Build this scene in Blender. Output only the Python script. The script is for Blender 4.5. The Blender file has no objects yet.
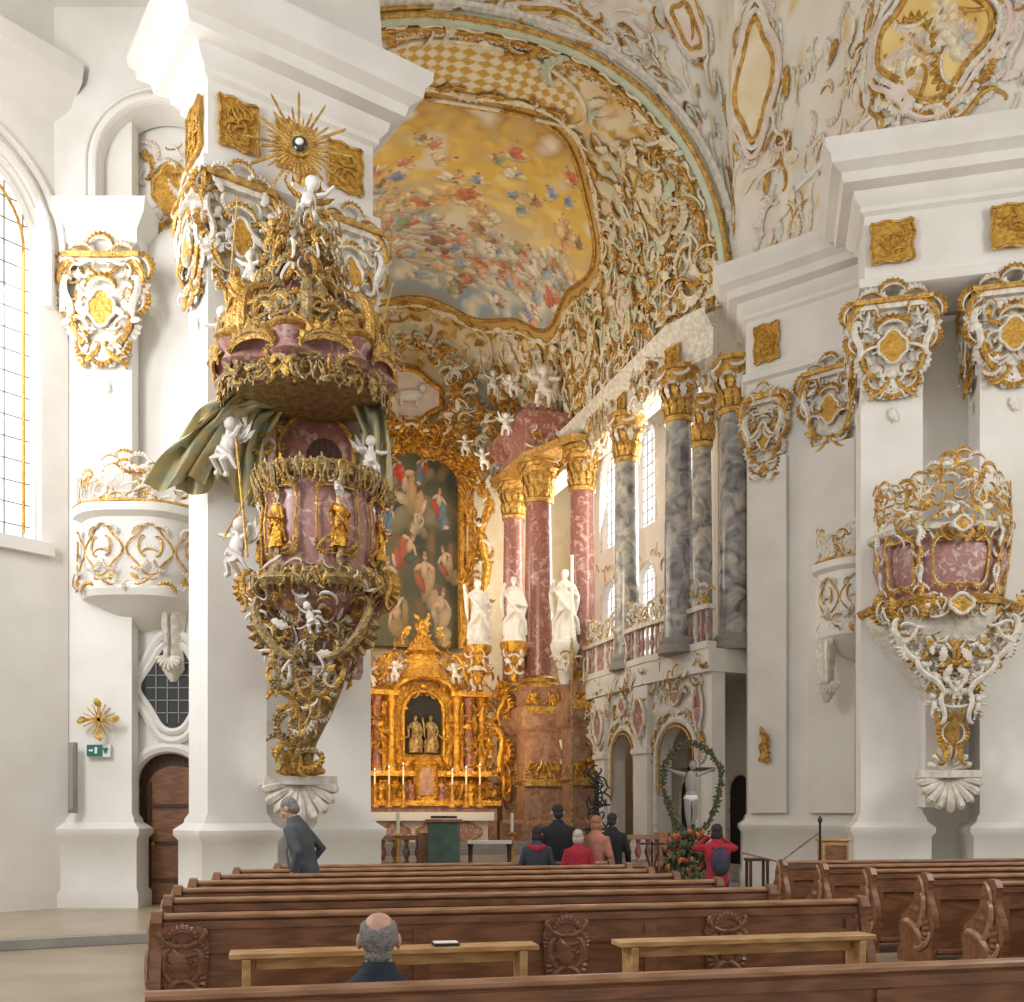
import bpy, math, random
from mathutils import Vector as V, Matrix, noise
rnd=random.Random(11)
pi=math.pi; sin=math.sin; cos=math.cos
sc=bpy.context.scene
try:
    sc.view_settings.view_transform='Standard'; sc.view_settings.look='None'
except Exception: pass
CH=1.62
def A(px,py,d):   # bearing measured on the photo + real depth (m) -> metres
    return V(((px-512)/1000*d,d,CH+(812-py)/1000*d))
# church frame: axis direction and altar origin
FX,FY=-0.225,0.974
Q0=V((-3.0,31.0,0))
def ch(s,b,z): return V((Q0.x-s*FX+b*FY, Q0.y-s*FY-b*FX, z))
def lerpT(t,tab):
    if t<=tab[0][0]: return tab[0][1]
    for (a,x),(b,y) in zip(tab,tab[1:]):
        if t<=b: return x+(y-x)*(t-a)/(b-a)
    return tab[-1][1]
# ---------------------------------------------------------------- materials
def mk(name,c1,c2=None,scale=5,rough=.6,metal=0,bump=0,bs=30,kind='noise',lo=.35,hi=.65,emit=0,c3=None,stretch=(1,1,1),spec=.5):
    m=bpy.data.materials.new(name); m.use_nodes=True
    nt=m.node_tree; N=nt.nodes; L=nt.links; b=N['Principled BSDF']
    b.inputs['Roughness'].default_value=rough; b.inputs['Metallic'].default_value=metal
    b.inputs['Specular IOR Level'].default_value=spec
    b.inputs['Base Color'].default_value=(*c1,1)
    tc=N.new('ShaderNodeTexCoord'); mp=N.new('ShaderNodeMapping'); mp.inputs['Scale'].default_value=stretch
    L.new(tc.outputs['Object'],mp.inputs['Vector'])
    if kind=='vcol':
        at=N.new('ShaderNodeAttribute'); at.attribute_name='Col'; L.new(at.outputs['Color'],b.inputs['Base Color'])
    elif c2:
        if kind=='wave':
            t=N.new('ShaderNodeTexWave'); t.inputs['Scale'].default_value=scale; t.inputs['Distortion'].default_value=9; t.inputs['Detail'].default_value=4; t.inputs['Detail Scale'].default_value=2.
        else:
            t=N.new('ShaderNodeTexNoise'); t.inputs['Scale'].default_value=scale; t.inputs['Detail'].default_value=7
            t.inputs['Distortion'].default_value=1.2 if kind=='marble' else 0
        L.new(mp.outputs['Vector'],t.inputs['Vector'])
        r=N.new('ShaderNodeValToRGB'); r.color_ramp.elements[0].position=lo; r.color_ramp.elements[1].position=hi
        r.color_ramp.elements[0].color=(*c1,1); r.color_ramp.elements[1].color=(*c2,1)
        if c3:
            e=r.color_ramp.elements.new((lo+hi)/2); e.color=(*c3,1)
        L.new(t.outputs['Fac'] if 'Fac' in t.outputs else t.outputs[0],r.inputs['Fac']); L.new(r.outputs['Color'],b.inputs['Base Color'])
    if bump:
        n=N.new('ShaderNodeTexNoise'); n.inputs['Scale'].default_value=bs; n.inputs['Detail'].default_value=4
        L.new(mp.outputs['Vector'],n.inputs['Vector'])
        bp=N.new('ShaderNodeBump'); bp.inputs['Strength'].default_value=bump; bp.inputs['Distance'].default_value=.05
        L.new(n.outputs['Fac'],bp.inputs['Height']); L.new(bp.outputs['Normal'],b.inputs['Normal'])
    if emit:
        b.inputs['Emission Color'].default_value=(*c1,1); b.inputs['Emission Strength'].default_value=emit
    return m
plaster=mk('plaster',(.80,.775,.725),(.73,.70,.645),1.2,.75,bump=.05,bs=6)
stucco=mk('stucco_white',(.82,.78,.70),(.60,.54,.44),9,.6,bump=.35,bs=18)
stuccow=mk('stucco_warm',(.84,.77,.62),(.66,.55,.36),5,.6,bump=.35,bs=14)
cream=mk('cream_plaster',(.80,.71,.52),(.72,.58,.34),2,.7)
pinkst=mk('pink_plaster',(.74,.58,.51),(.78,.69,.60),3,.7)
mint=mk('mint_plaster',(.48,.56,.43),(.60,.64,.50),3,.6)
gold=mk('gilding',(.74,.46,.12),(.40,.21,.05),9,.36,.7,bump=.7,bs=30)
goldb=mk('altar_gilding',(.86,.47,.07),(.44,.20,.03),9,.3,.8,bump=.8,bs=22)
bronze=mk('aged_gilding',(.52,.37,.16),(.22,.15,.07),11,.42,.5,bump=.7,bs=26)
goldp=mk('gold_panel',(.66,.37,.06),(.44,.23,.035),14,.5,.35,bump=.9,bs=14)
redm=mk('red_marble',(.36,.15,.11),(.55,.33,.27),5,.3,kind='marble',c3=(.26,.10,.08))
pinkm=mk('pink_marble',(.44,.23,.20),(.64,.47,.42),7,.35,kind='marble',c3=(.34,.16,.14))
greym=mk('grey_marble',(.12,.115,.115),(.62,.55,.46),2.8,.25,kind='marble',c3=(.34,.33,.32),lo=.3,hi=.7)
brownm=mk('brown_marble',(.26,.13,.08),(.46,.28,.19),4,.35,kind='marble')
statm=mk('statue_white',(.82,.79,.73),(.72,.68,.62),5,.5,bump=.1,bs=12)
wood=mk('pew_wood',(.25,.110,.052),(.175,.074,.034),2.2,.36,kind='wave',stretch=(.3,3,3),bump=.08,bs=20,lo=.1,hi=.9)
wood_sheen=mk('pew_wood_sheen',(.38,.205,.115),(.29,.145,.075),2.5,.28,kind='wave',stretch=(.3,3,3),lo=.1,hi=.9)  # lighter copy of the pew wood; the top rail's sheen is put into the colour
woodl=mk('light_wood',(.58,.35,.16),(.45,.25,.10),3,.35,kind='wave',stretch=(.3,3,3),lo=.1,hi=.9)
woodd=mk('dark_wood',(.085,.035,.018),(.045,.02,.01),4,.45,kind='wave')
floorm=mk('stone_floor',(.42,.34,.24),(.34,.27,.18),1.5,.3,bump=.03,bs=4)
stepm=mk('grey_stone',(.34,.32,.29),(.27,.25,.23),3,.6)
drape=mk('green_drapery',(.34,.38,.27),(.58,.45,.20),4,.5,metal=.15,bump=.3,bs=12)
drapeb=mk('blue_drapery',(.25,.30,.29),(.42,.43,.38),2,.7)
dark=mk('dark_void',(.02,.018,.015),None,rough=.8)
darkglass=mk('dark_glass',(.035,.04,.04),None,rough=.12)
glass=mk('daylight_glass',(.93,.96,1.0),None,emit=1.2)
glassw=mk('gallery_glass',(.93,.96,1.0),None,emit=.85)
lead=mk('lead',(.30,.29,.26),None,rough=.6)
iron=mk('iron',(.05,.05,.05),None,rough=.5,metal=.5)
vcol=mk('fresco',(.5,.5,.5),kind='vcol',rough=.7)
candle=mk('candle_wax',(.85,.80,.66),None,rough=.5)
green=mk('garland_leaves',(.035,.05,.02),(.09,.10,.04),20,.6,bump=.6,bs=30)
redfl=mk('red_petals',(.45,.05,.02),(.55,.20,.05),10,.5)
signg=mk('exit_sign_green',(.02,.16,.13),None,rough=.4)
signw=mk('exit_sign_white',(.8,.85,.8),None,rough=.4)
cloth=mk('altar_cloth',(.80,.78,.74),None,rough=.8)
skin=mk('skin',(.60,.36,.27),(.53,.29,.21),12,.5)
def fab(n,c): return mk(n,c,tuple(x*.72 for x in c),8,.85,bump=.25,bs=14)
# ---------------------------------------------------------------- builder
class Bd:
    def __init__(s): s.v=[];s.f=[];s.m=[];s.mats=[];s.c={}
    def mi(s,m):
        if m not in s.mats: s.mats.append(m)
        return s.mats.index(m)
    def add(s,vs,fs,m):
        o=len(s.v); s.v.extend([tuple(p) for p in vs]); k=s.mi(m)
        for f in fs: s.f.append(tuple(i+o for i in f)); s.m.append(k)
        return o
    def box(s,c,sz,m,yaw=0,M=None):
        x,y,z=[a/2 for a in sz]; ca,sa=cos(yaw),sin(yaw); vs=[]
        for i,j,k in((-1,-1,-1),(1,-1,-1),(1,1,-1),(-1,1,-1),(-1,-1,1),(1,-1,1),(1,1,1),(-1,1,1)):
            a,b=i*x,j*y; vs.append(V((c[0]+a*ca-b*sa,c[1]+a*sa+b*ca,c[2]+k*z)))
        if M: vs=[M(*p) for p in vs]
        s.add(vs,[(0,3,2,1),(4,5,6,7),(0,1,5,4),(1,2,6,5),(2,3,7,6),(3,0,4,7)],m)
    def mbox(s,M,u0,u1,v0,v1,w0,w1,m):
        vs=[M(u,v,w) for w in(w0,w1) for (u,v) in((u0,v0),(u1,v0),(u1,v1),(u0,v1))]
        s.add(vs,[(0,3,2,1),(4,5,6,7),(0,1,5,4),(1,2,6,5),(2,3,7,6),(3,0,4,7)],m)
    def prism(s,M,pts,w0,w1,m):
        n=len(pts); vs=[M(u,v,w0) for u,v in pts]+[M(u,v,w1) for u,v in pts]
        fs=[tuple(range(n))[::-1],tuple(range(n,2*n))]+[(i,(i+1)%n,n+(i+1)%n,n+i) for i in range(n)]
        s.add(vs,fs,m)
    def lathe(s,prof,c,m,n=24,sx=1,sy=1,yaw=0,lob=0,k=6,tw=0,cap=True):
        vs=[];c=V(c)
        for r,z in prof:
            for i in range(n):
                a=2*pi*i/n; rr=r*(1+lob*cos(k*(a+tw*z)))
                x,y=rr*cos(a)*sx,rr*sin(a)*sy
                vs.append((c.x+x*cos(yaw)-y*sin(yaw),c.y+x*sin(yaw)+y*cos(yaw),c.z+z))
        fs=[(j*n+i,j*n+(i+1)%n,(j+1)*n+(i+1)%n,(j+1)*n+i) for j in range(len(prof)-1) for i in range(n)]
        if cap: fs+=[tuple(range(n))[::-1],tuple(range((len(prof)-1)*n,len(prof)*n))]
        s.add(vs,fs,m)
    def tube(s,pts,rad,m,n=6,flat=1,fdir=None):
        pts=[V(p) for p in pts]; N=len(pts)
        if not hasattr(rad,'__len__'): rad=[rad]*N
        vs=[];up=None
        for i,p in enumerate(pts):
            t=(pts[min(i+1,N-1)]-pts[max(i-1,0)])
            if t.length<1e-9: t=V((0,0,1))
            t.normalize()
            if up is None or fdir:
                up=fdir.copy() if fdir else (V((0,0,1)) if abs(t.z)<.9 else V((0,1,0)))
            up=up-t*up.dot(t)
            if up.length<1e-6: up=t.orthogonal()
            up.normalize(); q=t.cross(up)
            for k in range(n):
                a=2*pi*k/n; vs.append(p+(up*cos(a)*flat+q*sin(a))*rad[i])
        fs=[(j*n+i,j*n+(i+1)%n,(j+1)*n+(i+1)%n,(j+1)*n+i) for j in range(N-1) for i in range(n)]
        fs+=[tuple(range(n))[::-1],tuple(range((N-1)*n,N*n))]
        s.add(vs,fs,m)
    def ell(s,c,r,m,seg=10,rot=None):
        c=V(c); 
        if not hasattr(r,'__len__'): r=(r,r,r)
        vs=[];h=max(4,seg//2+1)
        for j in range(h+1):
            th=pi*(j/h)*.98+.01*pi
            for i in range(seg):
                a=2*pi*i/seg; p=V((r[0]*sin(th)*cos(a),r[1]*sin(th)*sin(a),r[2]*cos(th)))
                if rot: p=rot@p
                vs.append(c+p)
        fs=[(j*seg+i,j*seg+(i+1)%seg,(j+1)*seg+(i+1)%seg,(j+1)*seg+i) for j in range(h) for i in range(seg)]
        fs+=[tuple(range(seg)),tuple(range(h*seg,(h+1)*seg))]
        s.add(vs,fs,m)
    def sheet(s,f,nu,nv,m,col=None):
        vs=[f(i/nu,j/nv) for j in range(nv+1) for i in range(nu+1)]
        o=s.add(vs,[(j*(nu+1)+i,j*(nu+1)+i+1,(j+1)*(nu+1)+i+1,(j+1)*(nu+1)+i) for j in range(nv) for i in range(nu)],m)
        if col:
            q=o
            for j in range(nv+1):
                for i in range(nu+1): s.c[q]=col(i/nu,j/nv); q+=1
    def loft(s,poly,prof,m,closed=True,cap=True):
        n=len(poly); P=[V((p[0],p[1])) for p in poly]
        if closed:
            ar=sum(P[i].x*P[(i+1)%n].y-P[(i+1)%n].x*P[i].y for i in range(n)); sg=1 if ar>0 else -1
        else: sg=1
        mit=[]
        for i in range(n):
            e=[]
            if closed or i>0: e.append(P[i]-P[i-1])
            if closed or i<n-1: e.append(P[(i+1)%n]-P[i])
            ns=[V((d.y,-d.x)).normalized()*sg for d in e]
            if len(ns)==2: mit.append((ns[0]+ns[1])/max(.3,1+ns[0].dot(ns[1])))
            else: mit.append(ns[0])
        vs=[(P[i].x+mit[i].x*o,P[i].y+mit[i].y*o,z) for o,z in prof for i in range(n)]
        k=n if closed else n-1
        fs=[(j*n+i,j*n+(i+1)%n,(j+1)*n+(i+1)%n,(j+1)*n+i) for j in range(len(prof)-1) for i in range(k)]
        if closed and cap: fs+=[tuple(range(n))[::-1],tuple(range((len(prof)-1)*n,len(prof)*n))]
        s.add(vs,fs,m)
    def obj(s,name,parent=None,ang=38,remesh=0,smooth=0,bevel=0):
        me=bpy.data.meshes.new(name); me.from_pydata(s.v,[],s.f); me.validate(); 
        for m in s.mats: me.materials.append(m)
        if len(me.polygons)==len(s.m): me.polygons.foreach_set('material_index',s.m)
        if s.c:
            a=me.color_attributes.new('Col','FLOAT_COLOR','POINT')
            for i,c in s.c.items(): a.data[i].color=(*c,1)
        me.polygons.foreach_set('use_smooth',[True]*len(me.polygons))
        me.set_sharp_from_angle(angle=math.radians(ang))
        o=bpy.data.objects.new(name,me); sc.collection.objects.link(o)
        if parent: o.parent=parent
        if bevel:
            b=o.modifiers.new('bevel','BEVEL'); b.width=bevel; b.segments=2; b.limit_method='ANGLE'
        if remesh:
            r=o.modifiers.new('fuse','REMESH'); r.mode='VOXEL'; r.voxel_size=remesh; r.use_smooth_shade=True
            if smooth:
                q=o.modifiers.new('soft','SMOOTH'); q.factor=.6; q.iterations=smooth
        return o
def empty(name,loc=(0,0,0)):
    e=bpy.data.objects.new(name,None); e.empty_display_size=.3; sc.collection.objects.link(e); return e
def PM(o,ux,uy=V((0,0,1))):
    o=V(o);ux=V(ux).normalized();uy=V(uy).normalized();uz=ux.cross(uy)
    return lambda u,v,w=0:o+ux*u+uy*v+uz*w
# ---------------------------------------------------------------- rocaille
def curl(kind,n=24):
    pts=[V((0,0))];h=0
    for i in range(n):
        s=-1+2*(i+.5)/n
        k=(1.0+20*abs(s)**4) if kind=='C' else (1.3+20*abs(s)**4)*(1 if s>0 else -1)
        if kind=='J': k=.5+(22*abs(s)**4 if s>0 else 0)
        h+=k*2/n; pts.append(pts[-1]+V((cos(h),sin(h)))/(1+3.2*abs(s)**3))
    a=pts[len(pts)//5];b=pts[-1-len(pts)//5]; d=b-a; an=math.atan2(d.y,d.x)
    c=(a+b)/2; pts=[V(((p-c).x*cos(-an)-(p-c).y*sin(-an),(p-c).x*sin(-an)+(p-c).y*cos(-an))) for p in pts]
    ex=max(p.x for p in pts)-min(p.x for p in pts)
    return [p/ex for p in pts]
CU={k:curl(k) for k in'CSJ'}
def scroll(B,M,u,v,size,ang,m,kind='C',flip=1,r=.07,w=.03,bulge=.06,n=5):
    ps=CU[kind];N=len(ps);pts=[];rd=[]
    nd=M(u,v,w+.2)-M(u,v,w); nd=nd.normalized() if nd.length>1e-6 else None
    for i,p in enumerate(ps):
        t=i/(N-1); x=p.x*size; y=p.y*size*flip
        pts.append(M(u+x*cos(ang)-y*sin(ang),v+x*sin(ang)+y*cos(ang),w+bulge*size*sin(pi*t)))
        rd.append(size*r*(.38+.8*sin(pi*t)**.8))
    B.tube(pts,rd,m,n,.8,nd)
def leaf(B,M,u,v,size,ang,m,wd=.3,curlb=.3,w=.02):
    n=7;vs=[]
    for i in range(n+1):
        t=i/n; x=t*size; hw=wd*size*sin(pi*min(1,t*.9+.1))**.7*(1 if i%2 else .68)
        bend=.25*size*t*t
        for j in(-1,0,1):
            y=j*hw+bend
            vs.append(M(u+x*cos(ang)-y*sin(ang),v+x*sin(ang)+y*cos(ang),w+curlb*size*(sin(t*2.6)*.7)+(0.06*size if j==0 else 0)))
    B.add(vs,[(i*3+j,i*3+j+1,(i+1)*3+j+1,(i+1)*3+j) for i in range(n) for j in(0,1)],m)
def comb(B,M,u,v,size,ang,m,flip=1,w=.02,m2=None,wd=.26):
    n=18;vs=[];a0=-1.15   # C-curved rib with a fluted, flame-edged outer fringe
    for i in range(n+1):
        t=i/n; a=a0+2.3*t; R=.55*size; cx,cy=0,-R*.75
        wdt=wd*size*(sin(pi*t)**.6+.12)*(1.0 if i%2 else .72)
        for j,(q,h) in enumerate(((0,.02),(.33,.08),(.7,.07 if i%2 else .02),(1,.0))):
            rr=R+wdt*q; x=cx+rr*sin(a); y=(cy+rr*cos(a))*flip
            vs.append(M(u+x*cos(ang)-y*sin(ang),v+x*sin(ang)+y*cos(ang),w+h*size+(0.03*size if i%2 else 0)))
    B.add(vs,[(i*4+j,i*4+j+1,(i+1)*4+j+1,(i+1)*4+j) for i in range(n) for j in(0,1,2)],m)
    pts=[V(vs[i*4])for i in range(n+1)]; B.tube(pts,[size*(.02+.03*sin(pi*i/n)) for i in range(n+1)],m2 or m,5)
def rocaille(B,M,inside,box,n,s0,s1,mats,sym=None,leafp=.22,r=.07,w=.03,bulge=.08,combp=.36):
    u0,u1,v0,v1=box;k=0;tr=0
    while k<n and tr<n*30:
        tr+=1
        u=rnd.uniform(u0,u1);v=rnd.uniform(v0,v1)
        if not inside(u,v): continue
        k+=1
        sz=rnd.uniform(s0,s1);an=rnd.uniform(0,2*pi);m=rnd.choice(mats);m2=rnd.choice(mats);fl=rnd.choice((-1,1));ww=rnd.uniform(0,w*2)
        lf=rnd.random();kd=rnd.choice('CCSJ')
        for sg in((1,-1) if sym is not None else(1,)):
            uu=u if sg==1 else 2*sym-u; aa=an if sg==1 else pi-an
            if lf<leafp: leaf(B,M,uu,v,sz*.8,aa,m,w=ww,curlb=.15)
            elif lf<leafp+combp: comb(B,M,uu,v,sz,aa,m,fl*sg,ww,m2)
            else: scroll(B,M,uu,v,sz,aa,m,kd,fl*sg,r,ww,bulge)
def ringtube(B,M,fn,n,r,m,w=.03,closed=True):
    pts=[M(*fn(i/n),w) for i in range(n+1)]
    B.tube(pts,r,m,6)
def lace(B,M,u0,u1,v0,h,step,mats,hf=None,w=0):
    n=max(1,int(round((u1-u0)/step))); st=(u1-u0)/n
    for i in range(n):
        u=u0+(i+.5)*st; hh=h*(hf(u) if hf else 1)*(1 if i%2 else .82); m=mats[i%len(mats)]; m2=mats[(i+1)%len(mats)]
        for sg in(-1,1):
            scroll(B,M,u+sg*st*.22,v0+hh*.42,hh*.85,pi/2-sg*.12,m,'S' if i%2 else 'C',sg,.06,w)
            scroll(B,M,u+sg*st*.3,v0+hh*.2,st*.55,.3*sg,m2,'C',sg,.09,w)
        comb(B,M,u,v0+hh*.78,st*.62,0,m2,1,w,m); leaf(B,M,u,v0+hh*.85,hh*.22,pi/2-.2,m,.3,.05,w)
        B.ell(M(u,v0+hh*.45,w),st*.07,m2,6)
def crest(B,M,u0,u1,v0,hf,mats,n,s=.2,w=0,sym=None):
    rocaille(B,M,lambda u,v:v<v0+hf(u)*.88,(u0 if sym is None else sym,u1,v0+.03,v0+1.4),n,s*.75,s*1.3,mats,sym=sym,r=.075,w=w,bulge=.03,combp=.4,leafp=.15)
    k=int((u1-u0)/s)
    for i in range(k+1):
        u=u0+(u1-u0)*i/k; comb(B,M,u,v0+hf(u)*.92,s*1.25,0,mats[i%len(mats)],1,w,mats[(i+1)%len(mats)])
def panel(B,M,u,v,hw,hh,fill,frame,fr=.04,wav=.08,w=.0,th=.04):
    f=lambda t:(u+hw*cos(2*pi*t)*(1+wav*cos(8*pi*t))*(1.12-.12*cos(8*pi*t)**2),v+hh*sin(2*pi*t)*(1+wav*cos(8*pi*t)))
    B.prism(M,[f(i/32) for i in range(32)],w,w+th,fill)
    ringtube(B,M,f,32,fr,frame,w+th)
def putto(B,c,h,m,yaw=0,seed=0,wings=True,wm=None):
    r=random.Random(seed*7+3);c=V(c);R=Matrix.Rotation(yaw,3,'Z')@Matrix.Rotation(r.uniform(-.35,.35),3,'Y')
    P=lambda x,y,z:c+R@V((x,y,z))*h
    B.ell(P(0,0,.46),(h*.13,h*.11,h*.19),m,10,R)
    B.ell(P(0,0,.33),(h*.135,h*.12,h*.12),m,10,R)
    B.ell(P(r.uniform(-.04,.04),-.03,.78),h*.115,m,10); B.ell(P(0,.03,.82),h*.11,m,8)
    B.tube([P(0,0,.58),P(0,-.01,.72)],h*.06,m,6)
    for sg in(-1,1):
        a=r.uniform(-.3,1.0); e=P(sg*.25,-.08*r.random(),.6+a*.12); 
        B.tube([P(sg*.1,0,.6),e,P(sg*(.3+.08*r.random()),-.12,.6+a*.3)],[h*.05,h*.045,h*.03],m,6)
        k=P(sg*.13,-.16*r.random()-.02,.2)
        B.tube([P(sg*.07,0,.3),k,P(sg*.12+r.uniform(-.06,.1),.06,.0)],[h*.085,h*.06,h*.035],m,6)
        B.ell(P(sg*.12,-.02,0),h*.045,m,6)
        if wings:
            Mw=lambda u,v,w:P(sg*(.06+u),.1+w,.55+v)
            for a2 in(.3,.7,1.1): leaf(B,Mw,0,0,.42,a2,wm or m,.16,.1)
    B.tube([P(-.16,-.06,.3),P(0,-.14,.36),P(.17,-.05,.28),P(.26,.05,.12)],[h*.03,h*.06,h*.05,h*.02],m,6)
def robed(B,c,h,m,yaw=0,seed=0,arm=None):
    r=random.Random(seed*13+5);c=V(c);R=Matrix.Rotation(yaw,3,'Z')
    P=lambda x,y,z:c+R@V((x,y,z))*h
    n=28;prof=[(.15,0,0),(.145,.06,0),(.13,.2,.0),(.12,.35,.02),(.125,.48,.03),(.105,.58,.02),(.112,.68,.0),(.115,.75,-.01),(.08,.81,-.01),(.035,.84,-.01)]
    ph=r.uniform(0,6);vs=[]
    for q,z,ox in prof:
        for i in range(n):
            a=2*pi*i/n; fo=1+.16*(1-z)*sin(5*a+ph+z*5)+.08*(1-z)*sin(9*a-z*9)
            vs.append(P(q*fo*cos(a)*1.05+ox,q*fo*sin(a)*.85,z))
    fs=[(j*n+i,j*n+(i+1)%n,(j+1)*n+(i+1)%n,(j+1)*n+i) for j in range(len(prof)-1) for i in range(n)]
    fs+=[tuple(range(n))[::-1],tuple(range((len(prof)-1)*n,len(prof)*n))]
    B.add(vs,fs,m)
    B.tube([P(0,0,.82),P(0,-.01,.88)],h*.032,m,8)
    B.ell(P(0,-.015,.915),(h*.048,h*.056,h*.066),m,12); B.ell(P(0,.012,.925),(h*.056,h*.058,h*.062),m,10)
    B.ell(P(0,-.05,.87),(h*.032,h*.032,h*.05),m,8); B.ell(P(0,-.078,.915),(h*.01,h*.018,h*.02),m,6)
    arms=arm or [(r.uniform(.1,.26),r.uniform(-.25,-.1),r.uniform(.55,.95)),(r.uniform(.05,.15),r.uniform(-.24,-.15),r.uniform(.5,.62))]
    for sg,(ax,ay,az) in zip((-1,1),arms):
        el=P(sg*.18,-.03,(.62+az)/2-.05); w=P(sg*ax,ay,az)
        B.tube([P(sg*.1,0,.76),el,w],[h*.042,h*.038,h*.024],m,8); B.ell(w,(h*.022,h*.024,h*.03),m,8)
        B.tube([el,P(sg*.17,-.03,.5),P(sg*.15,-.02,.36)],[h*.034,h*.03,h*.01],m,7)
    B.tube([P(-.12,-.05,.72),P(-.02,-.12,.55),P(.1,-.12,.42),P(.16,-.02,.3),P(.18,.05,.12)],[h*.022,h*.035,h*.04,h*.04,h*.025],m,7)
    B.tube([P(.1,-.05,.5),P(-.03,-.13,.42),P(-.13,-.06,.3),P(-.15,0,.1)],[h*.018,h*.032,h*.035,h*.025],m,7)
def statue(name,c,h,yaw,seed,m=statm,arm=None):
    B=Bd(); robed(B,c,h,m,yaw,seed,arm); B.box((c[0],c[1],c[2]+.02*h),(h*.28,h*.28,h*.05),m,yaw)
    return B.obj(name,remesh=h/110,smooth=1)
def shellfan(B,M,u,v,r,m,a0=.1,a1=pi-.1,n=9,down=True):
    sg=-1 if down else 1
    for i in range(n):
        a=a0+(a1-a0)*(i+.5)/n; L=r*(1-.12*abs(cos(a)))
        B.tube([M(u+cos(a)*L*t,v+sg*sin(a)*L*t,.05+.28*r*sin(t*2.2)) for t in(.08,.35,.65,.9,1)],[r*.03,r*.07,r*.11,r*.13,r*.07],m,6)
def capital(B,M,u,v0,v1,w,ms=(gold,stucco,stucco),n=15):
    h=v1-v0
    B.mbox(M,u-w*.34,u+w*.34,v0+.1*h,v1,0,.05,stucco)
    B.mbox(M,u-w*.46,u+w*.46,v1-.05*h,v1,0,.22,gold); B.mbox(M,u-w*.42,u+w*.42,v1-.1*h,v1-.05*h,0,.17,stucco)
    for sg in(-1,1):
        scroll(B,M,u+sg*w*.43,v1-.16*h,h*.26,pi/2+sg*.5,gold,'C',sg,.1,.14)
        comb(B,M,u+sg*w*.50,v1-.1*h,h*.26,-sg*1.0,gold,1,.12,stucco); comb(B,M,u+sg*w*.46,v1-.42*h,h*.26,-sg*1.7,gold,1,.1,stucco)
        scroll(B,M,u+sg*w*.40,v1-.4*h,h*.38,pi/2-sg*.1,stucco,'S',sg,.08,.12); comb(B,M,u+sg*w*.40,v1-.28*h,h*.34,-sg*pi/2,stucco,1,.1,gold)
        scroll(B,M,u+sg*w*.26,v0+.36*h,h*.38,pi/2-sg*.25,gold,'C',sg,.065,.1)
        comb(B,M,u+sg*w*.30,v0+.34*h,h*.3,-sg*2.0,stucco,1,.06,gold); comb(B,M,u+sg*w*.2,v0+.14*h,h*.24,-sg*2.4,gold,1,.08,stucco)
        scroll(B,M,u+sg*w*.15,v0+.1*h,h*.24,pi/2+sg*.8,gold,'C',-sg,.09,.1)
        leaf(B,M,u+sg*w*.1,v0-.02*h,h*.24,pi/2+sg*.2,stucco,w=.06,curlb=.15)
        comb(B,M,u+sg*w*.22,v1+.03*h,w*.3,sg*.25,stucco,1,.15,gold)
    panel(B,M,u,v0+.5*h,w*.15,h*.16,goldp,stucco,.025,w=.12)
    comb(B,M,u,v0+.72*h,w*.36,0,gold,1,.16,stucco); comb(B,M,u,v0+.06*h,w*.28,pi,gold,1,.1,stucco); comb(B,M,u,v1+.1*h,w*.3,0,gold,1,.18,stucco)
    leaf(B,M,u,v0-.1*h,h*.16,-pi/2,stucco,w=.04,curlb=.05)
    f=lambda a,b:abs(a-u)<w*(.28+.24*(b-v0)/h)
    rocaille(B,M,f,(u+w*.1,u+w*.52,v0+.02*h,v1),n+24,h*.09,h*.18,list(ms),sym=u,w=.1,r=.08)
def goldpanel(B,M,u,v,hw,hh):
    pts=[(u+hw*max(-1,min(1,1.5*cos(2*pi*i/32)))*(1+.06*sin(16*pi*i/32)),v+hh*max(-1,min(1,1.5*sin(2*pi*i/32)))*(1+.06*sin(16*pi*i/32))) for i in range(32)]
    B.prism(M,pts,0,.04,goldp)
    f=lambda t:pts[int(t*32)%32]
    ringtube(B,M,f,32,.022,gold,.05)
    for k in range(9): comb(B,M,u+rnd.uniform(-.6,.6)*hw,v+rnd.uniform(-.6,.6)*hh,hh*.55,rnd.uniform(0,6),goldp,1,.05)
    for k in range(5): scroll(B,M,u+rnd.uniform(-.5,.5)*hw,v+rnd.uniform(-.5,.5)*hh,hh*.6,rnd.uniform(0,6),goldp,'C',1,.08,.06)
def archpts(uc,hw,vb,vs,n=20,k=1.):
    return [(uc-hw,vb)]+[(uc-hw*cos(pi*i/n),vs+hw*k*sin(pi*i/n)) for i in range(n+1)]+[(uc+hw,vb)]
def archwall(B,M,u0,u1,v0,v1,ops,w0,w1,m):
    u=u0
    for uc,hw,vb,vs,k in sorted(ops):
        B.mbox(M,u,uc-hw,v0,v1,w0,w1,m)
        if vb>v0: B.mbox(M,uc-hw,uc+hw,v0,vb,w0,w1,m)
        pts=archpts(uc,hw,vs,vs,20,k)[1:-1]+[(uc+hw,v1),(uc-hw,v1)]
        B.prism(M,pts,w0,w1,m); u=uc+hw
    B.mbox(M,u,u1,v0,v1,w0,w1,m)
PB=[(.16,0),(.16,.35),(.12,.42),(.12,1.2),(.18,1.28),(.18,1.36),(.06,1.46),(.05,1.52),(0,1.6)]
CORN=[(0,8.9),(.03,10.55),(.12,10.6),(.12,10.75),(.03,10.8),(.03,11.85),(.1,11.9),(.1,11.98),(.2,12.08),(.23,12.2),(.40,12.27),(.44,12.42),(.60,12.52),(.62,12.66),(.70,12.74),(.72,12.88),(.6,12.95),(.05,13.05)]
def rect(c,u,L,W):
    u=V(u).normalized();n=V((u.y,-u.x));c=V(c)
    return [c-u*L/2+n*W/2,c+u*L/2+n*W/2,c+u*L/2-n*W/2,c-u*L/2-n*W/2]
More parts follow.
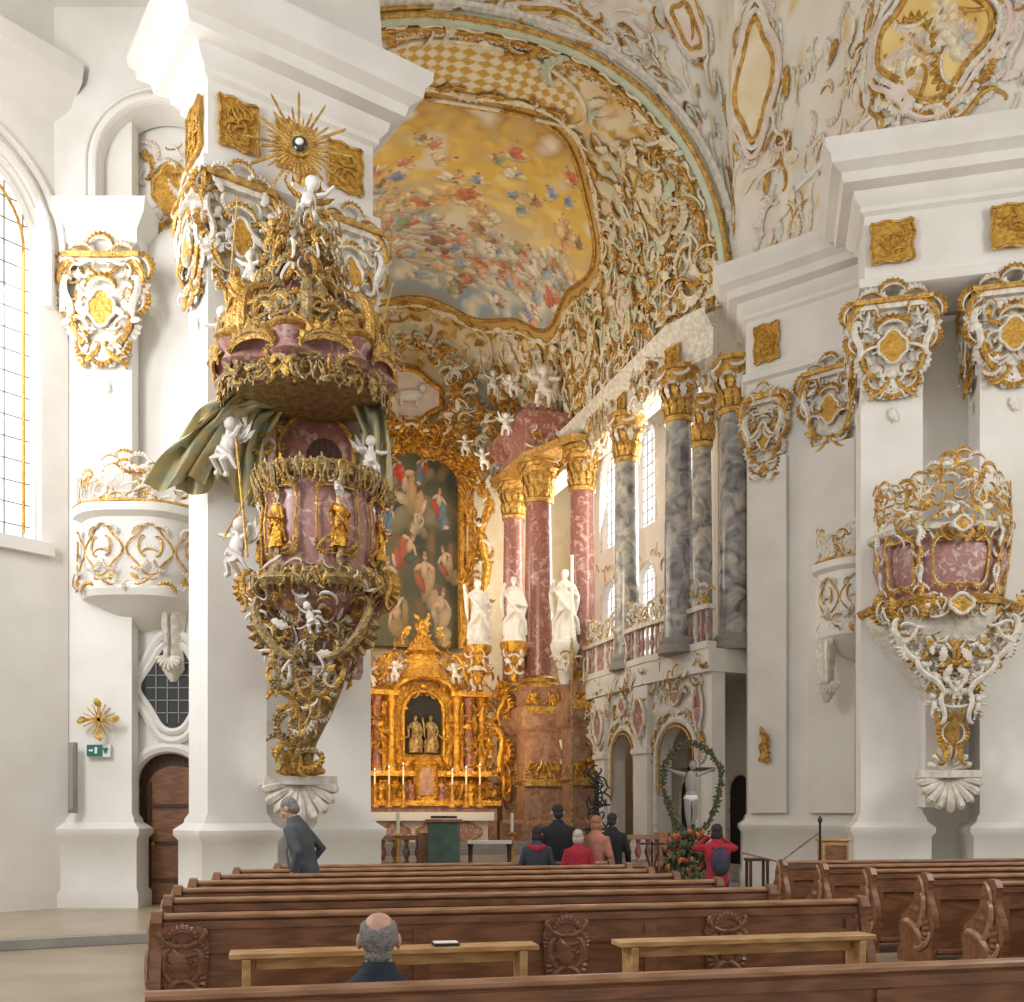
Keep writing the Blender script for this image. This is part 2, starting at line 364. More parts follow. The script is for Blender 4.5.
XY=lambda u,v,w:V((u,v,w))
# ================================================================ FLOOR
B=Bd()
B.box((0,12,-.1),(40,60,.2),floorm); B.obj('floor')
Mch=lambda u,v,w:ch(w,u,v)
B=Bd()
for k,(s1,z) in enumerate(((12.2,.18),(11.8,.34),(11.4,.5))): B.mbox(Mch,-5.0,5.0,.005,z,-1,s1,stepm)
for k,(s1,z) in enumerate(((5.2,.66),(4.8,.8))): B.mbox(Mch,-2.6,2.6,.3,z,0,s1,stepm)
B.obj('floor_sanctuary')
B=Bd()
B.prism(XY,[(-9.5,9.9),(-3.0,13.1),(-3.0,17.0),(-9.5,17.0)],.005,.12,stepm)
B.prism(XY,[(-9.45,10.1),(-3.1,13.22),(-3.1,16.9),(-9.45,16.9)],.12,.125,floorm)
B.obj('floor_aisle')
# ================================================================ LEFT WALL
ML=PM((-7.02,15.6,0),(.64,.77,0))
B=Bd()
archwall(B,ML,-11,0.1,0,14.5,[(-1.62,1.3,5.75,10.3,1.0),(-7,1.35,5.75,10.3,1.0)],-.6,0,plaster)
for uc in(-1.62,-7):
    for rr,tt in((1.4,.08),(1.62,.06)):
        B.tube([ML(u,v,.03) for u,v in archpts(uc,rr,9.4,10.3,24)],tt,plaster,8)
    B.mbox(ML,uc-1.45,uc+1.45,5.55,5.75,-.3,.12,plaster)
B.loft([ML(-11,0,0),ML(0.1,0,0)],[(0,12.3),(.2,12.5),(.25,12.7),(.45,12.85),(.5,13.1),(0,13.3)],plaster,closed=False)
B.obj('wall_left')
for k,uc in enumerate((-1.62,-7)):
    B=Bd()
    B.prism(ML,archpts(uc,1.31,5.75,10.3,24),-.3,-.25,glass)
    for i in range(-4,5): B.mbox(ML,uc+i*.28-.01,uc+i*.28+.01,5.75,11.5,-.24,-.22,lead)
    for i in range(17): B.mbox(ML,uc-1.28,uc+1.28,6.0+i*.33,6.018+i*.33,-.24,-.22,lead)
    B.tube([ML(u,v,-.2) for u,v in archpts(uc,1.12,5.9,10.25,24)],.025,goldp,6)
    B.tube([ML(u,v,-.2) for u,v in archpts(uc,1.28,5.78,10.3,24)],.07,plaster,6)
    B.obj('window_%d'%(k+1))
B=Bd()
pp=[(-6.98,15.7),(-5.97,15.7),(-5.97,15.98),(-6.98,15.98)]
B.loft(pp,PB+[(0,8.4),(0,10.4),(.12,10.5),(.12,10.7),(.3,10.9),(.32,11.1),(.0,11.2),(0,14)],plaster)
Mp=PM((-6.38,15.68,0),(1,0,0)); capital(B,Mp,0,8.6,10.3,1.3,n=22)
B.obj('pillar_aisle')
B=Bd()
Mb=PM((-4.5,16.05,0),(1,0,0))
archwall(B,Mb,-2.6,.9,0,14,[(-1.0,.56,.0,2.1,.9)],-.5,0,plaster)
Mt=PM((-5.6,15.5,0),(1,0,0))
archwall(B,Mt,-1.5,1.3,10.8,14.2,[(0.1,.9,10.8,11.7,1)],-.5,0,plaster)
B.tube([Mt(u,v,.02) for u,v in archpts(.1,.98,10.9,11.7,24)],.07,plaster,8); B.tube([Mt(u,v,.01) for u,v in archpts(.1,1.12,10.9,11.7,24)],.04,plaster,8)
panel(B,Mb,-.95,11.6,.28,.4,goldp,gold,.03,w=.0)
rocaille(B,Mb,lambda u,v:True,(-1.5,-.6,10.9,12.3),40,.2,.42,[gold,stucco,pinkst],bulge=.02,r=.05,w=.02)
B.obj('wall_left_aisle')
B=Bd(); Md=PM((-5.65,16.06,0),(1,0,0))
B.tube([Md(.15+u,v,.0) for u,v in archpts(.0,.6,0.05,2.15,20,.85)],.1,plaster,8)
B.prism(Md,archpts(.15,.56,0.12,2.1,16,.9),-.3,-.2,woodd)
B.prism(Md,archpts(.2,.46,0.14,2.0,16,.8),-.2,-.14,wood)
for z in(.5,1.1,1.7): B.mbox(Md,-.2,.62,z,z+.05,-.15,-.1,woodd)
for x in(-.22,.6): B.mbox(Md,x-.03,x+.03,.15,2.1,-.15,-.1,woodd)
B.ell(Md(-.15,1.1,-.08),.04,gold,8)
B.obj('door_1')
B=Bd()
def ovf(t,k=1.): 
    a=2*pi*t; return (.22+k*.5*cos(a)*(1+.12*cos(4*a)),3.62+k*.62*sin(a)*(1-.15*cos(2*a)))
B.prism(Md,[ovf(i/32,.95) for i in range(32)],.03,.05,darkglass)
for k,r in((1.,.06),(1.22,.07)): ringtube(B,Md,lambda t:ovf(t,k),40,r,plaster,.04)
B.prism(Md,[ovf(i/40,1.22) for i in range(40)],-.02,.03,plaster)
for i in range(6): B.mbox(Md,-.2,.64,3.2+i*.2,3.215+i*.2,.05,.07,lead)
for i in range(4): B.mbox(Md,-.05+i*.18,-.035+i*.18,3.05,4.2,.05,.07,lead)
B.obj('window_3')
def gallery(name,cx,cy,R=.74,sx=1.2,back=.3):
    B=Bd()
    def gal(prof,m): B.lathe([(r*R/.74,z) for r,z in prof],(cx,cy,0),m,48,sx=sx,sy=.95,lob=.025,k=6)
    gal([(.55,4.85),(.74,4.95),(.77,5.05),(.68,5.12),(.66,5.2),(.76,5.6),(.72,6.0),(.74,6.15),(.84,6.22),(.86,6.34),(.7,6.4)],plaster)
    gal([(.05,4.5),(.3,4.62),(.55,4.82),(.74,4.95)],plaster)
    Mc=lambda u,v,w=0:V((cx+sx*(.76*R/.74+w)*sin(u/.85),cy-.95*(.76*R/.74+w)*cos(u/.85),v))
    for u0 in(-.95,-.32,.32,.95):
        f=lambda t,u0=u0:(u0+.26*cos(2*pi*t)*(1+.15*cos(8*pi*t)),5.65+.36*sin(2*pi*t)*(1+.1*cos(8*pi*t)))
        ringtube(B,Mc,f,30,.016,gold,.0)
        for sg in(-1,1):
            scroll(B,Mc,u0+sg*.1,5.7,.3,pi/2,gold,'C',sg,.06,.01); comb(B,Mc,u0+sg*.12,5.4,.22,pi-sg*.6,stucco,1,.01,gold); comb(B,Mc,u0+sg*.15,5.95,.2,-sg*.6,stucco,1,.01,gold)
        comb(B,Mc,u0,5.62,.22,0,stucco,1,.01,gold)
    rocaille(B,Mc,lambda u,v:True,(0,1.3,5.05,5.3),12,.12,.25,[gold,stucco],sym=0)
    crest(B,Mc,-1.35,1.35,6.36,lambda u:.62+.16*cos(u*4),[stucco,gold,stucco],150,.19,.0)
    ringtube(B,Mc,lambda t:(-1.35+2.7*t,6.38),30,.03,gold,.05)
    for x in(-.62,.5):
        for k in range(3): scroll(B,PM((cx+x,cy-.15,0),(0,-1,0)),.1,4.6-.25*k,.5-.1*k,1.4,stucco,'C',1,.12)
        B.lathe([(.04,3.7),(.16,3.9),(.13,4.3),(.2,4.9)],(cx+x,cy-.1,0),stucco,14,lob=.15,k=5)
        shellfan(B,PM((cx+x,cy-.2,0),(1,0,0)),0,4.1,.24,stucco)
    B.box((cx,cy+back,5.5),(1.2*R/.74,back*1.6,1.2),plaster)
    return B.obj(name)
gallery('gallery_loge',-5.92,16.1,.86,1.15,.2)
gallery('gallery_loge',6.62,19.2,.72,1.0,.4)
B=Bd(); Mx=PM((A(100,720,15.55).x,15.52,3.05),(1,0,0))
for a in(0,pi/2,pi,1.5*pi):
    B.mbox(lambda u,v,w:Mx(u*cos(a)-v*sin(a),u*sin(a)+v*cos(a),w),-.025,.025,0,.28,0,.03,gold)
    leaf(B,Mx,.2*cos(a),.2*sin(a),.14,a,gold,.5)
for i in range(16): B.mbox(lambda u,v,w,a=i*pi/8:Mx(u*cos(a)-v*sin(a),u*sin(a)+v*cos(a),w),-.008,.008,0,.26,0,.02,gold)
B.obj('consecration_cross')
B=Bd(); x=A(95,750,15.5).x; B.box((x,15.63,2.58),(.38,.04,.2),signw); B.box((x-.05,15.605,2.58),(.24,.02,.18),signg)
B.box((x-.02,15.59,2.58),(.04,.02,.1),signw);B.box((x-.1,15.59,2.58),(.06,.02,.03),signw);B.prism(PM((x+.12,15.6,2.58),(1,0,0)),[(-.04,.04),(.04,.04),(0,-.05)],0,.02,signg)
B.obj('exit_sign')
B=Bd(); q=A(70,780,15.4); B.box((q.x,15.5,2.15),(.12,.1,1.1),stepm); B.box((q.x,15.44,2.15),(.08,.03,1.0),lead); B.obj('column_loudspeaker',bevel=.01)
# ================================================================ PIERS
u54=V((.82,.57)); 
B=Bd()
for c in((-4.16,14.62),(-2.78,15.55)):
    B.loft(rect(c,u54,.86,.86),PB+[(0,10.4)],plaster)
pc=V((-3.47,15.08))
B.loft(rect(pc,u54,2.5,.9),CORN[1:-1]+[(.15,13.1),(.1,14.2)],plaster)
nn=V((u54.y,-u54.x))
Mf=PM((pc.x+nn.x*.48,pc.y+nn.y*.48,0),(u54.x,u54.y,0)); Ms=PM((-4.16-.43*u54.x,14.62-.43*u54.y,0),(nn.x,nn.y,0))
for u in(-.85,.0,.8): goldpanel(B,Mf,u,11.35,.28,.34)
Ms2=PM((pc.x-u54.x*1.29,pc.y-u54.y*1.29,0),(nn.x,nn.y,0)); goldpanel(B,Ms2,0,11.35,.3,.36)
capital(B,Mf,-.85,8.9,10.5,1.1); capital(B,Mf,.85,8.9,10.5,1.1); capital(B,Ms,0,8.9,10.5,1.15,n=22)
B.mbox(Mf,-.5,.5,7.2,9.2,-.6,-.3,plaster); B.mbox(Mf,-.5,.5,0,3.0,-.9,-.6,plaster)
B.obj('pillar_pulpit')
ua=V((.97,-.24));na=V((-.24,-.97))
B=Bd()
for c in((6.62,17.6),(8.45,17.12),):
    B.loft(rect(c,ua,1.0,.95),PB+[(0,10.4)],plaster)
    Mq=PM((c[0]+na.x*.48,c[1]+na.y*.48,0),(ua.x,ua.y,0)); capital(B,Mq,0,8.7,10.35,1.4,n=24)
    Mq2=PM((c[0]+na.x*.56,c[1]+na.y*.56,0),(ua.x,ua.y,0)); goldpanel(B,Mq2,0,11.33,.34,.34)
    Ms=PM((c[0]-ua.x*.5,c[1]-ua.y*.5,0),(na.x,na.y,0)); capital(B,Ms,0,8.85,10.4,1.0,n=8)
B.loft([(6.1,17.22),(8.9,16.55),(9.6,17.6),(6.4,18.4)],CORN[1:],plaster)
Mq=PM((7.5,17.75,0),(ua.x,ua.y,0)); B.mbox(Mq,-.6,.6,0,10.5,-.5,-.2,plaster)
B.obj('pillar_nave')
B=Bd()
pb=[(6.75,19.55),(5.75,20.35),(4.95,20.95),(5.15,22.0),(7.6,21.4)]
B.loft(pb,PB+[(0,8.9)]+CORN[1:],plaster)
M1=PM((5.35,20.62,0),(.8,-.6,0)); capital(B,M1,-.12,8.5,10.2,.85); goldpanel(B,PM((5.35,20.6,0),(.8,-.6,0)),-.1,11.3,.26,.38)
M2=PM((6.35,19.85,0),(.78,-.62,0)); capital(B,M2,.0,8.75,10.4,1.15)
B.mbox(M2,-.42,.5,1.6,8.9,0,.14,plaster); B.mbox(M1,-.45,.35,1.6,8.9,0,.1,plaster)
B.obj('pillar_chancel')
B=Bd(); M3=PM((5.2,20.55,2.9),(.8,-.6,0))
for k in range(6): scroll(B,M3,0,.1*k-.2,.22,k,gold,'C',1,.12); 
for k in range(5): comb(B,M3,0,.1*k-.2,.26,k*1.3,gold,1)
leaf(B,M3,0,.2,.3,pi/2,gold); leaf(B,M3,0,0,.3,-pi/2,gold); B.obj('gilded_sconce')
B=Bd()
Mr=PM((5.9,21.4,0),(1,-.12,0))
archwall(B,Mr,0,9,0,14.5,[(1.25,.5,10.4,11.6,1),(4.3,.8,0,2.6,1),(4.3,.9,5.6,9.5,1)],-.5,0,plaster)
B.loft([Mr(0,0,0),Mr(9,0,0)],[(0,9.6),(.15,9.7),(.2,9.9),(.1,10)],plaster,closed=False)
B.loft([(13.5,4),(12.9,12),(11.6,18.6)],[(0,0),(0,14.5)],plaster,closed=False)
B.obj('wall_right')
B=Bd()
B.prism(XY,[(-16,2),(-14.6,6.5),(-7.1,16.6),(-3.0,17.4),(-4.4,14.4),(-6.0,12.8),(-7.9,9),(-9.5,2)],14.1,14.2,plaster)
B.obj('ceiling_aisle_left')
B=Bd()
B.prism(XY,[(12.2,2),(14,2),(13.2,12),(11.8,21),(5.6,22),(5.6,20.4),(6.5,17.8),(8.9,16.8),(11.2,13)],14.1,14.2,plaster)
B.obj('ceiling_aisle_right')
# ================================================================ LOGE right
def loge(name,C,gm=gold):
    B=Bd();cx,cy=C
    L=lambda prof,m,lob=.04:B.lathe(prof,(cx,cy,0),m,48,sx=1,sy=.8,lob=lob,k=6,yaw=-.2)
    L([(.85,5.05),(.9,5.3),(1.02,5.7),(1.0,6.1),(.9,6.15)],pinkm)
    L([(1.0,6.1),(1.1,6.16),(1.12,6.24),(.95,6.3),(.7,6.3)],stucco)
    L([(.8,4.95),(1.2,4.92),(1.24,5.0),(1.1,5.08),(.9,5.12)],gm,.07)
    L([(.14,3.3),(.25,3.5),(.5,3.9),(.6,4.1),(.9,4.45),(1.05,4.75),(1.1,4.92)],stucco,.1)
    R=lambda v:lerpT(v,[(3.3,.2),(3.9,.5),(4.5,.9),(4.9,1.12),(5.1,.95),(5.7,1.02),(6.3,1.1),(8,1.05)])
    MC=lambda u,v,w=0:V((cx+(R(v)+w)*sin(u),cy-.85*(R(v)+w)*cos(u),v))
    for u0,hw in((-.98,.24),(0,.44),(.98,.24)):
        f=lambda t,u0=u0,hw=hw:(u0+hw*max(-1,min(1,1.4*cos(2*pi*t))),5.62+.36*max(-1,min(1,1.4*sin(2*pi*t))))
        ringtube(B,MC,f,24,.025,gm,.03)
        for sg in(-1,1): comb(B,MC,u0+sg*hw*.7,5.95,.3,sg*-.5,gm,1,.03,stucco); comb(B,MC,u0+sg*hw*.7,5.3,.3,pi+sg*.5,gm,1,.03,stucco)
    for u0 in(-1.4,-.62,.62,1.4):
        for k in range(4): scroll(B,MC,u0,5.15+.29*k,.3,pi/2,stucco if k%2 else gm,'S',1,.11,.05); comb(B,MC,u0,5.2+.29*k,.24,k*1.5,stucco,1,.05,gm)
    lace(B,MC,-1.5,1.5,4.74,.36,.16,[gm,stucco,gm],w=.03)
    rocaille(B,MC,lambda u,v:True,(0,1.5,4.75,5.15),34,.14,.28,[gm,gm,stucco],sym=0)
    rocaille(B,MC,lambda u,v:True,(0,1.5,6.0,6.3),26,.14,.26,[gm,gm,stucco],sym=0)
    crest(B,MC,-1.45,1.45,6.28,lambda u:.72+.42*math.exp(-(u*1.9)**2)+.18*math.exp(-((abs(u)-1.35)*4)**2)-.1*abs(u),[gm,gm,stucco],230,.2,.01)
    MP=PM((cx,cy-.5,0),(.98,-.15,0))
    ins=lambda u,v:abs(u)<.14+.95*max(0,(v-3.4)/1.4)**.8
    rocaille(B,MP,ins,(0,1.1,3.3,4.9),110,.18,.36,[gm,stucco,stucco],sym=0,w=.12)
    for sg in(-1,1):
        scroll(B,MP,sg*.7,4.35,.9,1.0*sg+(pi if sg<0 else 0),stucco,'C',sg,.05,.15); scroll(B,MP,sg*.4,3.8,.7,.9*sg+(pi if sg<0 else 0),stucco,'S',sg,.06,.22)
        scroll(B,MP,sg*.2,3.3,.5,pi/2,stucco,'S',sg,.07,.22); comb(B,MP,sg*.8,4.5,.55,-sg*1.7,stucco,1,.1,gm); comb(B,MP,sg*.5,4.0,.45,-sg*2.0,stucco,1,.15,gm)
        scroll(B,MP,sg*1.13,5.0,.4,pi/2,gm,'C',sg,.09,-.1); comb(B,MP,sg*1.12,4.9,.4,-sg*1.6,gm,1,-.05,stucco)
    panel(B,MP,0,6.15,.12,.11,gm,stucco,.025,w=.55); panel(B,MP,0,4.9,.16,.15,gm,stucco,.03,w=.5)
    for k in range(3): putto(B,MP((-.3,.32,0)[k],(3.15,3.1,3.35)[k],.2),.42,stucco,0,k,False)
    B.lathe([(.12,2.45),(.2,2.5),(.15,2.7),(.2,3.1),(.28,3.35)],(cx,cy-.35,0),gm,12,lob=.1,k=4,sy=.6)
    for sg in(-1,1): scroll(B,MP,sg*.16,2.6,.4,pi/2,gm,'C',-sg,.1); comb(B,MP,sg*.12,2.9,.35,-sg*1.6,gm,1,.05,stucco)
    MS=PM((cx,cy-.3,0),(.98,-.15,0))
    shellfan(B,MS,0,2.2,.58,stucco,.05,pi-.05,9); B.mbox(MS,-.5,.5,2.18,2.3,-.2,.25,stucco); shellfan(B,MS,0,2.3,.4,stucco,.1,pi-.1,7,False)
    B.box((cx,cy+.3,5),(1.3,.9,.25),plaster); B.box((cx,cy+.25,3),(.5,.6,2.6),plaster)
    return B.obj(name)
loge('abbot_loge',(A(943,500,16.6).x,16.75))
# ================================================================ PULPIT
B=Bd(); px_,py_=-2.55,13.35
def LP(prof,m,lob=.03,k=6,c=(px_,py_),n=60,sx=.92,sy=1.05,tw=0): B.lathe(prof,(c[0],c[1],0),m,n,sx=sx,sy=sy,lob=lob,k=k,tw=tw)
LP([(.72,4.75),(.78,5.0),(.81,5.3),(.76,5.6),(.8,5.85)],pinkm)
LP([(.80,5.82),(.90,5.88),(.92,5.96),(.86,6.04),(.7,6.06)],bronze)
LP([(.6,4.55),(.98,4.44),(1.04,4.52),(.98,4.6),(.82,4.66),(.74,4.74)],bronze,.07)
LP([(.12,3.1),(.24,3.3),(.28,3.5),(.46,3.8),(.52,4.1),(.8,4.3),(.9,4.45)],pinkm,.08)
RP=lambda v:lerpT(v,[(3.1,.15),(3.5,.30),(4.1,.56),(4.45,.96),(4.65,.95),(4.8,.78),(5.3,.82),(5.6,.78),(6.0,.92),(7,.88)])
MC=lambda u,v,w=0:V((px_+.92*(RP(v)+w)*sin(u),py_-1.05*(RP(v)+w)*cos(u),v))
for i in range(-3,4):
    u0=i*pi/3+.5
    for k in range(5): scroll(B,MC,u0,4.85+.24*k,.28,pi/2,stucco if k%2 else bronze,'S',1,.12,.06); comb(B,MC,u0,4.92+.24*k,.22,k*1.7,bronze,1,.05,gold)
    putto(B,MC(u0,5.6,.1),.3,gold if i%2 else statm,u0,i+9,False)
for i,u0 in enumerate((-1.57,-.55,.5,1.55)):
    f=lambda t,u0=u0:(u0+.36*max(-1,min(1,1.3*cos(2*pi*t))),5.3+.42*max(-1,min(1,1.3*sin(2*pi*t))))
    ringtube(B,MC,f,24,.02,gold,.03)
    robed(B,MC(u0,4.95,.06),.66,goldb,u0,i+2)
    for sg in(-1,1):
        for vv,aa in((5.68,-.5*sg),(4.95,pi+.5*sg)): comb(B,MC,u0+sg*.26,vv,.26,aa,gold,1,.03,bronze)
        scroll(B,MC,u0+sg*.2,5.0,.3,.5,gold,'C',sg,.07,.04)
lace(B,MC,-2.4,2.4,5.74,.32,.15,[bronze,gold,bronze],w=.05)
lace(B,MC,-2.4,2.4,4.38,.36,.15,[bronze,bronze,gold],w=.05)
rocaille(B,MC,lambda u,v:True,(-2.2,2.2,4.3,4.78),90,.12,.26,[bronze,gold,bronze,stucco],w=.06)
rocaille(B,MC,lambda u,v:True,(-2.0,2.0,3.3,4.4),230,.14,.3,[bronze,gold,gold,stucco,pinkm],w=.1)
MF=PM((px_,py_-.3,0),(1,0,0))
rocaille(B,MF,lambda u,v:abs(u+.1)<.1+.45*max(0,(v-2.5)/1.4),(-.8,.7,2.5,4.2),170,.14,.32,[bronze,gold,bronze,stucco],w=.18)
for sg in(-1,1):
    scroll(B,MF,sg*.48,3.95,.9,1.0*sg+(pi if sg<0 else 0),bronze,'C',sg,.055,.3); comb(B,MF,sg*.56,3.95,.7,-sg*1.9,bronze,1,.2,gold)
    scroll(B,MF,sg*.92,4.5,.5,pi/2,gold,'S',sg,.08,0); scroll(B,MF,sg*.3-.1,3.2,.65,.9*sg+(pi if sg<0 else 0),gold,'S',sg,.06,.2)
    comb(B,MF,sg*.92,4.55,.45,-sg*1.5,gold,1,0,bronze)
B.tube([(px_,py_,3.4),(px_-.1,py_+.1,3.0),(px_-.3,py_+.35,2.6),(px_-.4,py_+.6,2.2)],[.32,.24,.18,.15],bronze,10)
MT=PM((px_-.42,py_+.35,0),(.95,.2,0))
for k in range(12): scroll(B,MT,rnd.uniform(-.2,.25),2.3+.08*k,.4,pi/2+rnd.uniform(-.4,.4),(gold,bronze)[k%2],'S',(-1)**k,.07,.1); comb(B,MT,rnd.uniform(-.2,.25),2.3+.09*k,.34,rnd.uniform(0,6),(gold,bronze)[k%2],1,.15)
for k in range(5): leaf(B,MT,-.12+.06*k,2.15,.4,pi/2+.3-.14*k,gold,.2,.1)
MS=PM((px_-.45,py_+.75,0),(.9,.3,0))
shellfan(B,MS,0,2.05,.6,stucco,.05,pi-.05,9); B.mbox(MS,-.5,.5,2.0,2.12,-.6,.25,stucco); shellfan(B,MS,0,2.1,.4,gold,.1,pi-.1,7,False)
MB=PM((px_-.1,py_+.75,0),(.96,.2,0))
B.mbox(MB,-.75,.75,4.4,7.2,-.25,-.05,plaster)
B.mbox(MB,-.55,.55,3.6,4.5,-.8,-.05,pinkm)
B.prism(MB,archpts(-.1,.48,5.9,6.7,16,1.0),-.05,.02,redm); B.prism(MB,archpts(-.0,.25,5.9,6.6,16,1.1),.02,.04,woodd)
B.tube([MB(u,v,.04) for u,v in archpts(-.1,.52,5.9,6.7,18)],.045,gold,8)
for x in(-.72,.6): B.tube([MB(x,5.9,.1),MB(x,7.1,.1)],.07,pinkm,10); B.tube([MB(x,5.8,.1),MB(x,6,.1)],.1,gold,10); B.tube([MB(x,7.0,.1),MB(x,7.2,.1)],.11,gold,10)
cc=(px_-.2,py_); DZ=-.22
def LC(prof,m,lob=.06,k=8): LP([(r,z+DZ) for r,z in prof],m,lob,k,cc,72,.93,.9)
LC([(.5,7.3),(1.0,7.34),(1.12,7.4),(1.1,7.46)],bronze,.08)
LC([(1.1,7.46),(1.2,7.52),(1.14,7.64),(1.24,7.76)],pinkm,.1)
LC([(1.24,7.76),(1.3,7.8),(1.26,7.86),(1.0,7.92),(.6,8.0)],gold,.1)
LC([(.7,7.95),(.6,8.2),(.36,8.5),(.22,8.9),(.26,9.2),(.16,9.5),(.05,9.7)],pinkm,.1,6)
MCC=lambda u,v,w=0:V((cc[0]+.93*(1.16+w)*sin(u),cc[1]-.9*(1.16+w)*cos(u),v+DZ))
lace(B,lambda u,v,w=0:MCC(u,2*7.45-v,w),-2.5,2.5,7.45,.3,.13,[bronze,gold,bronze],w=-.02)
rocaille(B,MCC,lambda u,v:True,(-2.4,2.4,7.2,7.5),110,.12,.26,[bronze,gold,bronze],w=.04)
crest(B,MCC,-2.5,2.5,7.78,lambda u:.26+.2*abs(cos(u*2)),[bronze,gold,gold],110,.2,0)
for i in range(6):
    u=-2.1+i*.84; comb(B,MCC,u,7.66,.55,0,gold,1,.12,bronze); scroll(B,MCC,u,7.6,.55,0,gold,'C',-1,.06,.1)
for i in range(8):
    a=i*pi/4+.2; pts=[];rd=[]
    for k in range(16):
        t=k/15; r=.95*(1-t)**1.4+.16+.2*sin(t*6.5); z=7.85+1.9*t+.12*sin(t*9)+DZ
        pts.append((cc[0]+r*sin(a),cc[1]-.95*r*cos(a),z)); rd.append(.07*(1-.5*t)+.015*sin(t*12))
    B.tube(pts,rd,(bronze,gold)[i%2],7)
    Mi=PM((cc[0]+.6*sin(a),cc[1]-.6*cos(a),0),(cos(a),sin(a),0))
    for k in range(6): comb(B,Mi,rnd.uniform(-.1,.1),8.0+k*.28+DZ,.36,rnd.uniform(0,6),(bronze,gold)[k%2],1,.1-.08*k)
def coneM(u,v,w=0): 
    r=lerpT(v,[(7.6,1.0),(8.0,.75),(8.5,.5),(9.1,.33),(9.8,.18)])+w
    return V((cc[0]+r*sin(u),cc[1]-r*cos(u),v))
rocaille(B,coneM,lambda u,v:True,(-2.2,2.2,7.6,9.5),290,.14,.3,[bronze,gold,gold,bronze,stucco],w=.1)
for i,(x,z,h,y) in enumerate(((-.95,7.62,.75,-.2),(-.75,8.6,.55,0),(.9,7.7,.6,-.1),(0,9.35,.8,-.1),(.25,8.9,.45,-.3),(-.4,8.9,.5,-.3))):
    putto(B,(cc[0]+x,cc[1]+y,z),h,statm if i in(0,3,1) else gold,(-.4 if x<0 else .4),i,True,gold)
robed(B,(cc[0]-.72,cc[1]-.75,7.7),.8,gold,-.3,4); robed(B,(cc[0]+.35,cc[1]-.85,7.7),.6,bronze,.3,7)
for i,(x,y_,z,h) in enumerate(((-1.38,.2,6.2,.85),(-1.15,-.1,4.75,.85),(.62,.1,6.1,.65),(.1,-.95,3.85,.42),(-.85,-.3,4.2,.35))):
    putto(B,(px_+x,py_+y_,z),h,statm,(-.6 if x<0 else .5),20+i,i<3)
def drap(p0,p1,p2,w,fold,m,seed=0):
    def f(a,b):
        p=V(p0).lerp(V(p1),b).lerp(V(p1).lerp(V(p2),b),b); t=.3*sin(b*5+seed)
        return p+V((w*(a-.5)*(1-.3*sin(b*3)),.08*sin(a*fold+b*4+seed+t)+.1*a,.14*(a-.5)+.06*sin(a*fold*.6+b*7)+.04*sin(b*16+a*5)))
    B.sheet(f,40,30,m)
drap((px_-.45,py_+.1,7.15),(px_-1.2,py_-.3,7.3),(px_-2.1,py_+.3,6.1),.85,17,drape)
drap((px_-.6,py_+.3,7.2),(px_-1.2,py_+.2,6.9),(px_-1.0,py_+.5,5.95),.6,15,drape,2)
drap((px_-.9,py_+.0,7.25),(px_-1.8,py_+.2,7.1),(px_-1.75,py_+.5,6.1),.7,15,drape,1)
drap((px_-.4,py_-.15,7.2),(px_-1.0,py_-.4,7.45),(px_-1.75,py_+.1,6.6),.6,14,drape,4)
drap((px_+.5,py_+.2,7.2),(px_+.85,py_+.1,6.8),(px_+.68,py_+.3,5.9),.45,13,drape,3)
B.tube([(px_-.8,py_-.1,6.1),(px_-1.25,py_-.2,5.2)],.015,gold); B.tube([(px_-1.05,py_-.3,6.5),(px_-.85,py_-.5,4.9)],.018,gold)
B.tube([(px_+.75,py_-.1,7.8),(px_+1.0,py_-.2,8.6)],.015,gold);B.tube([(cc[0]-.95,cc[1]-.4,7.9),(cc[0]-.8,cc[1]-.4,9.6)],.015,gold)
rocaille(B,MB,lambda u,v:abs(u)>.55,(-.95,.9,5.9,7.1),60,.16,.32,[bronze,gold],w=.1)
B.obj('pulpit')
B=Bd(); q=A(297,142,13.9); MR=PM((q.x,14.0,q.z),(.95,.3,0))
for i in range(36):
    a=2*pi*i/36; L=.72 if i%3==0 else .5 if i%3==1 else .38
    Mi=lambda u,v,w,a=a:MR(u*cos(a)-v*sin(a),u*sin(a)+v*cos(a),w)
    B.prism(Mi,[(.1,-.02),(L,-.012-.01*(i%2)),(L+.05,0),(L,.012),(.1,.02)],0,.02,gold)
B.prism(MR,[(.17*cos(2*pi*i/24),.17*sin(2*pi*i/24)) for i in range(24)],0,.06,gold)
B.ell(MR(0,0,.07),(.11,.04,.11),darkglass,14); B.ell(MR(0,0,.12),(.06,.03,.05),statm,10)
B.tube([MR(0,-.9,-.1),MR(0,-.3,0),MR(0,0,0)],.03,gold); 
B.obj('gilded_sunburst')
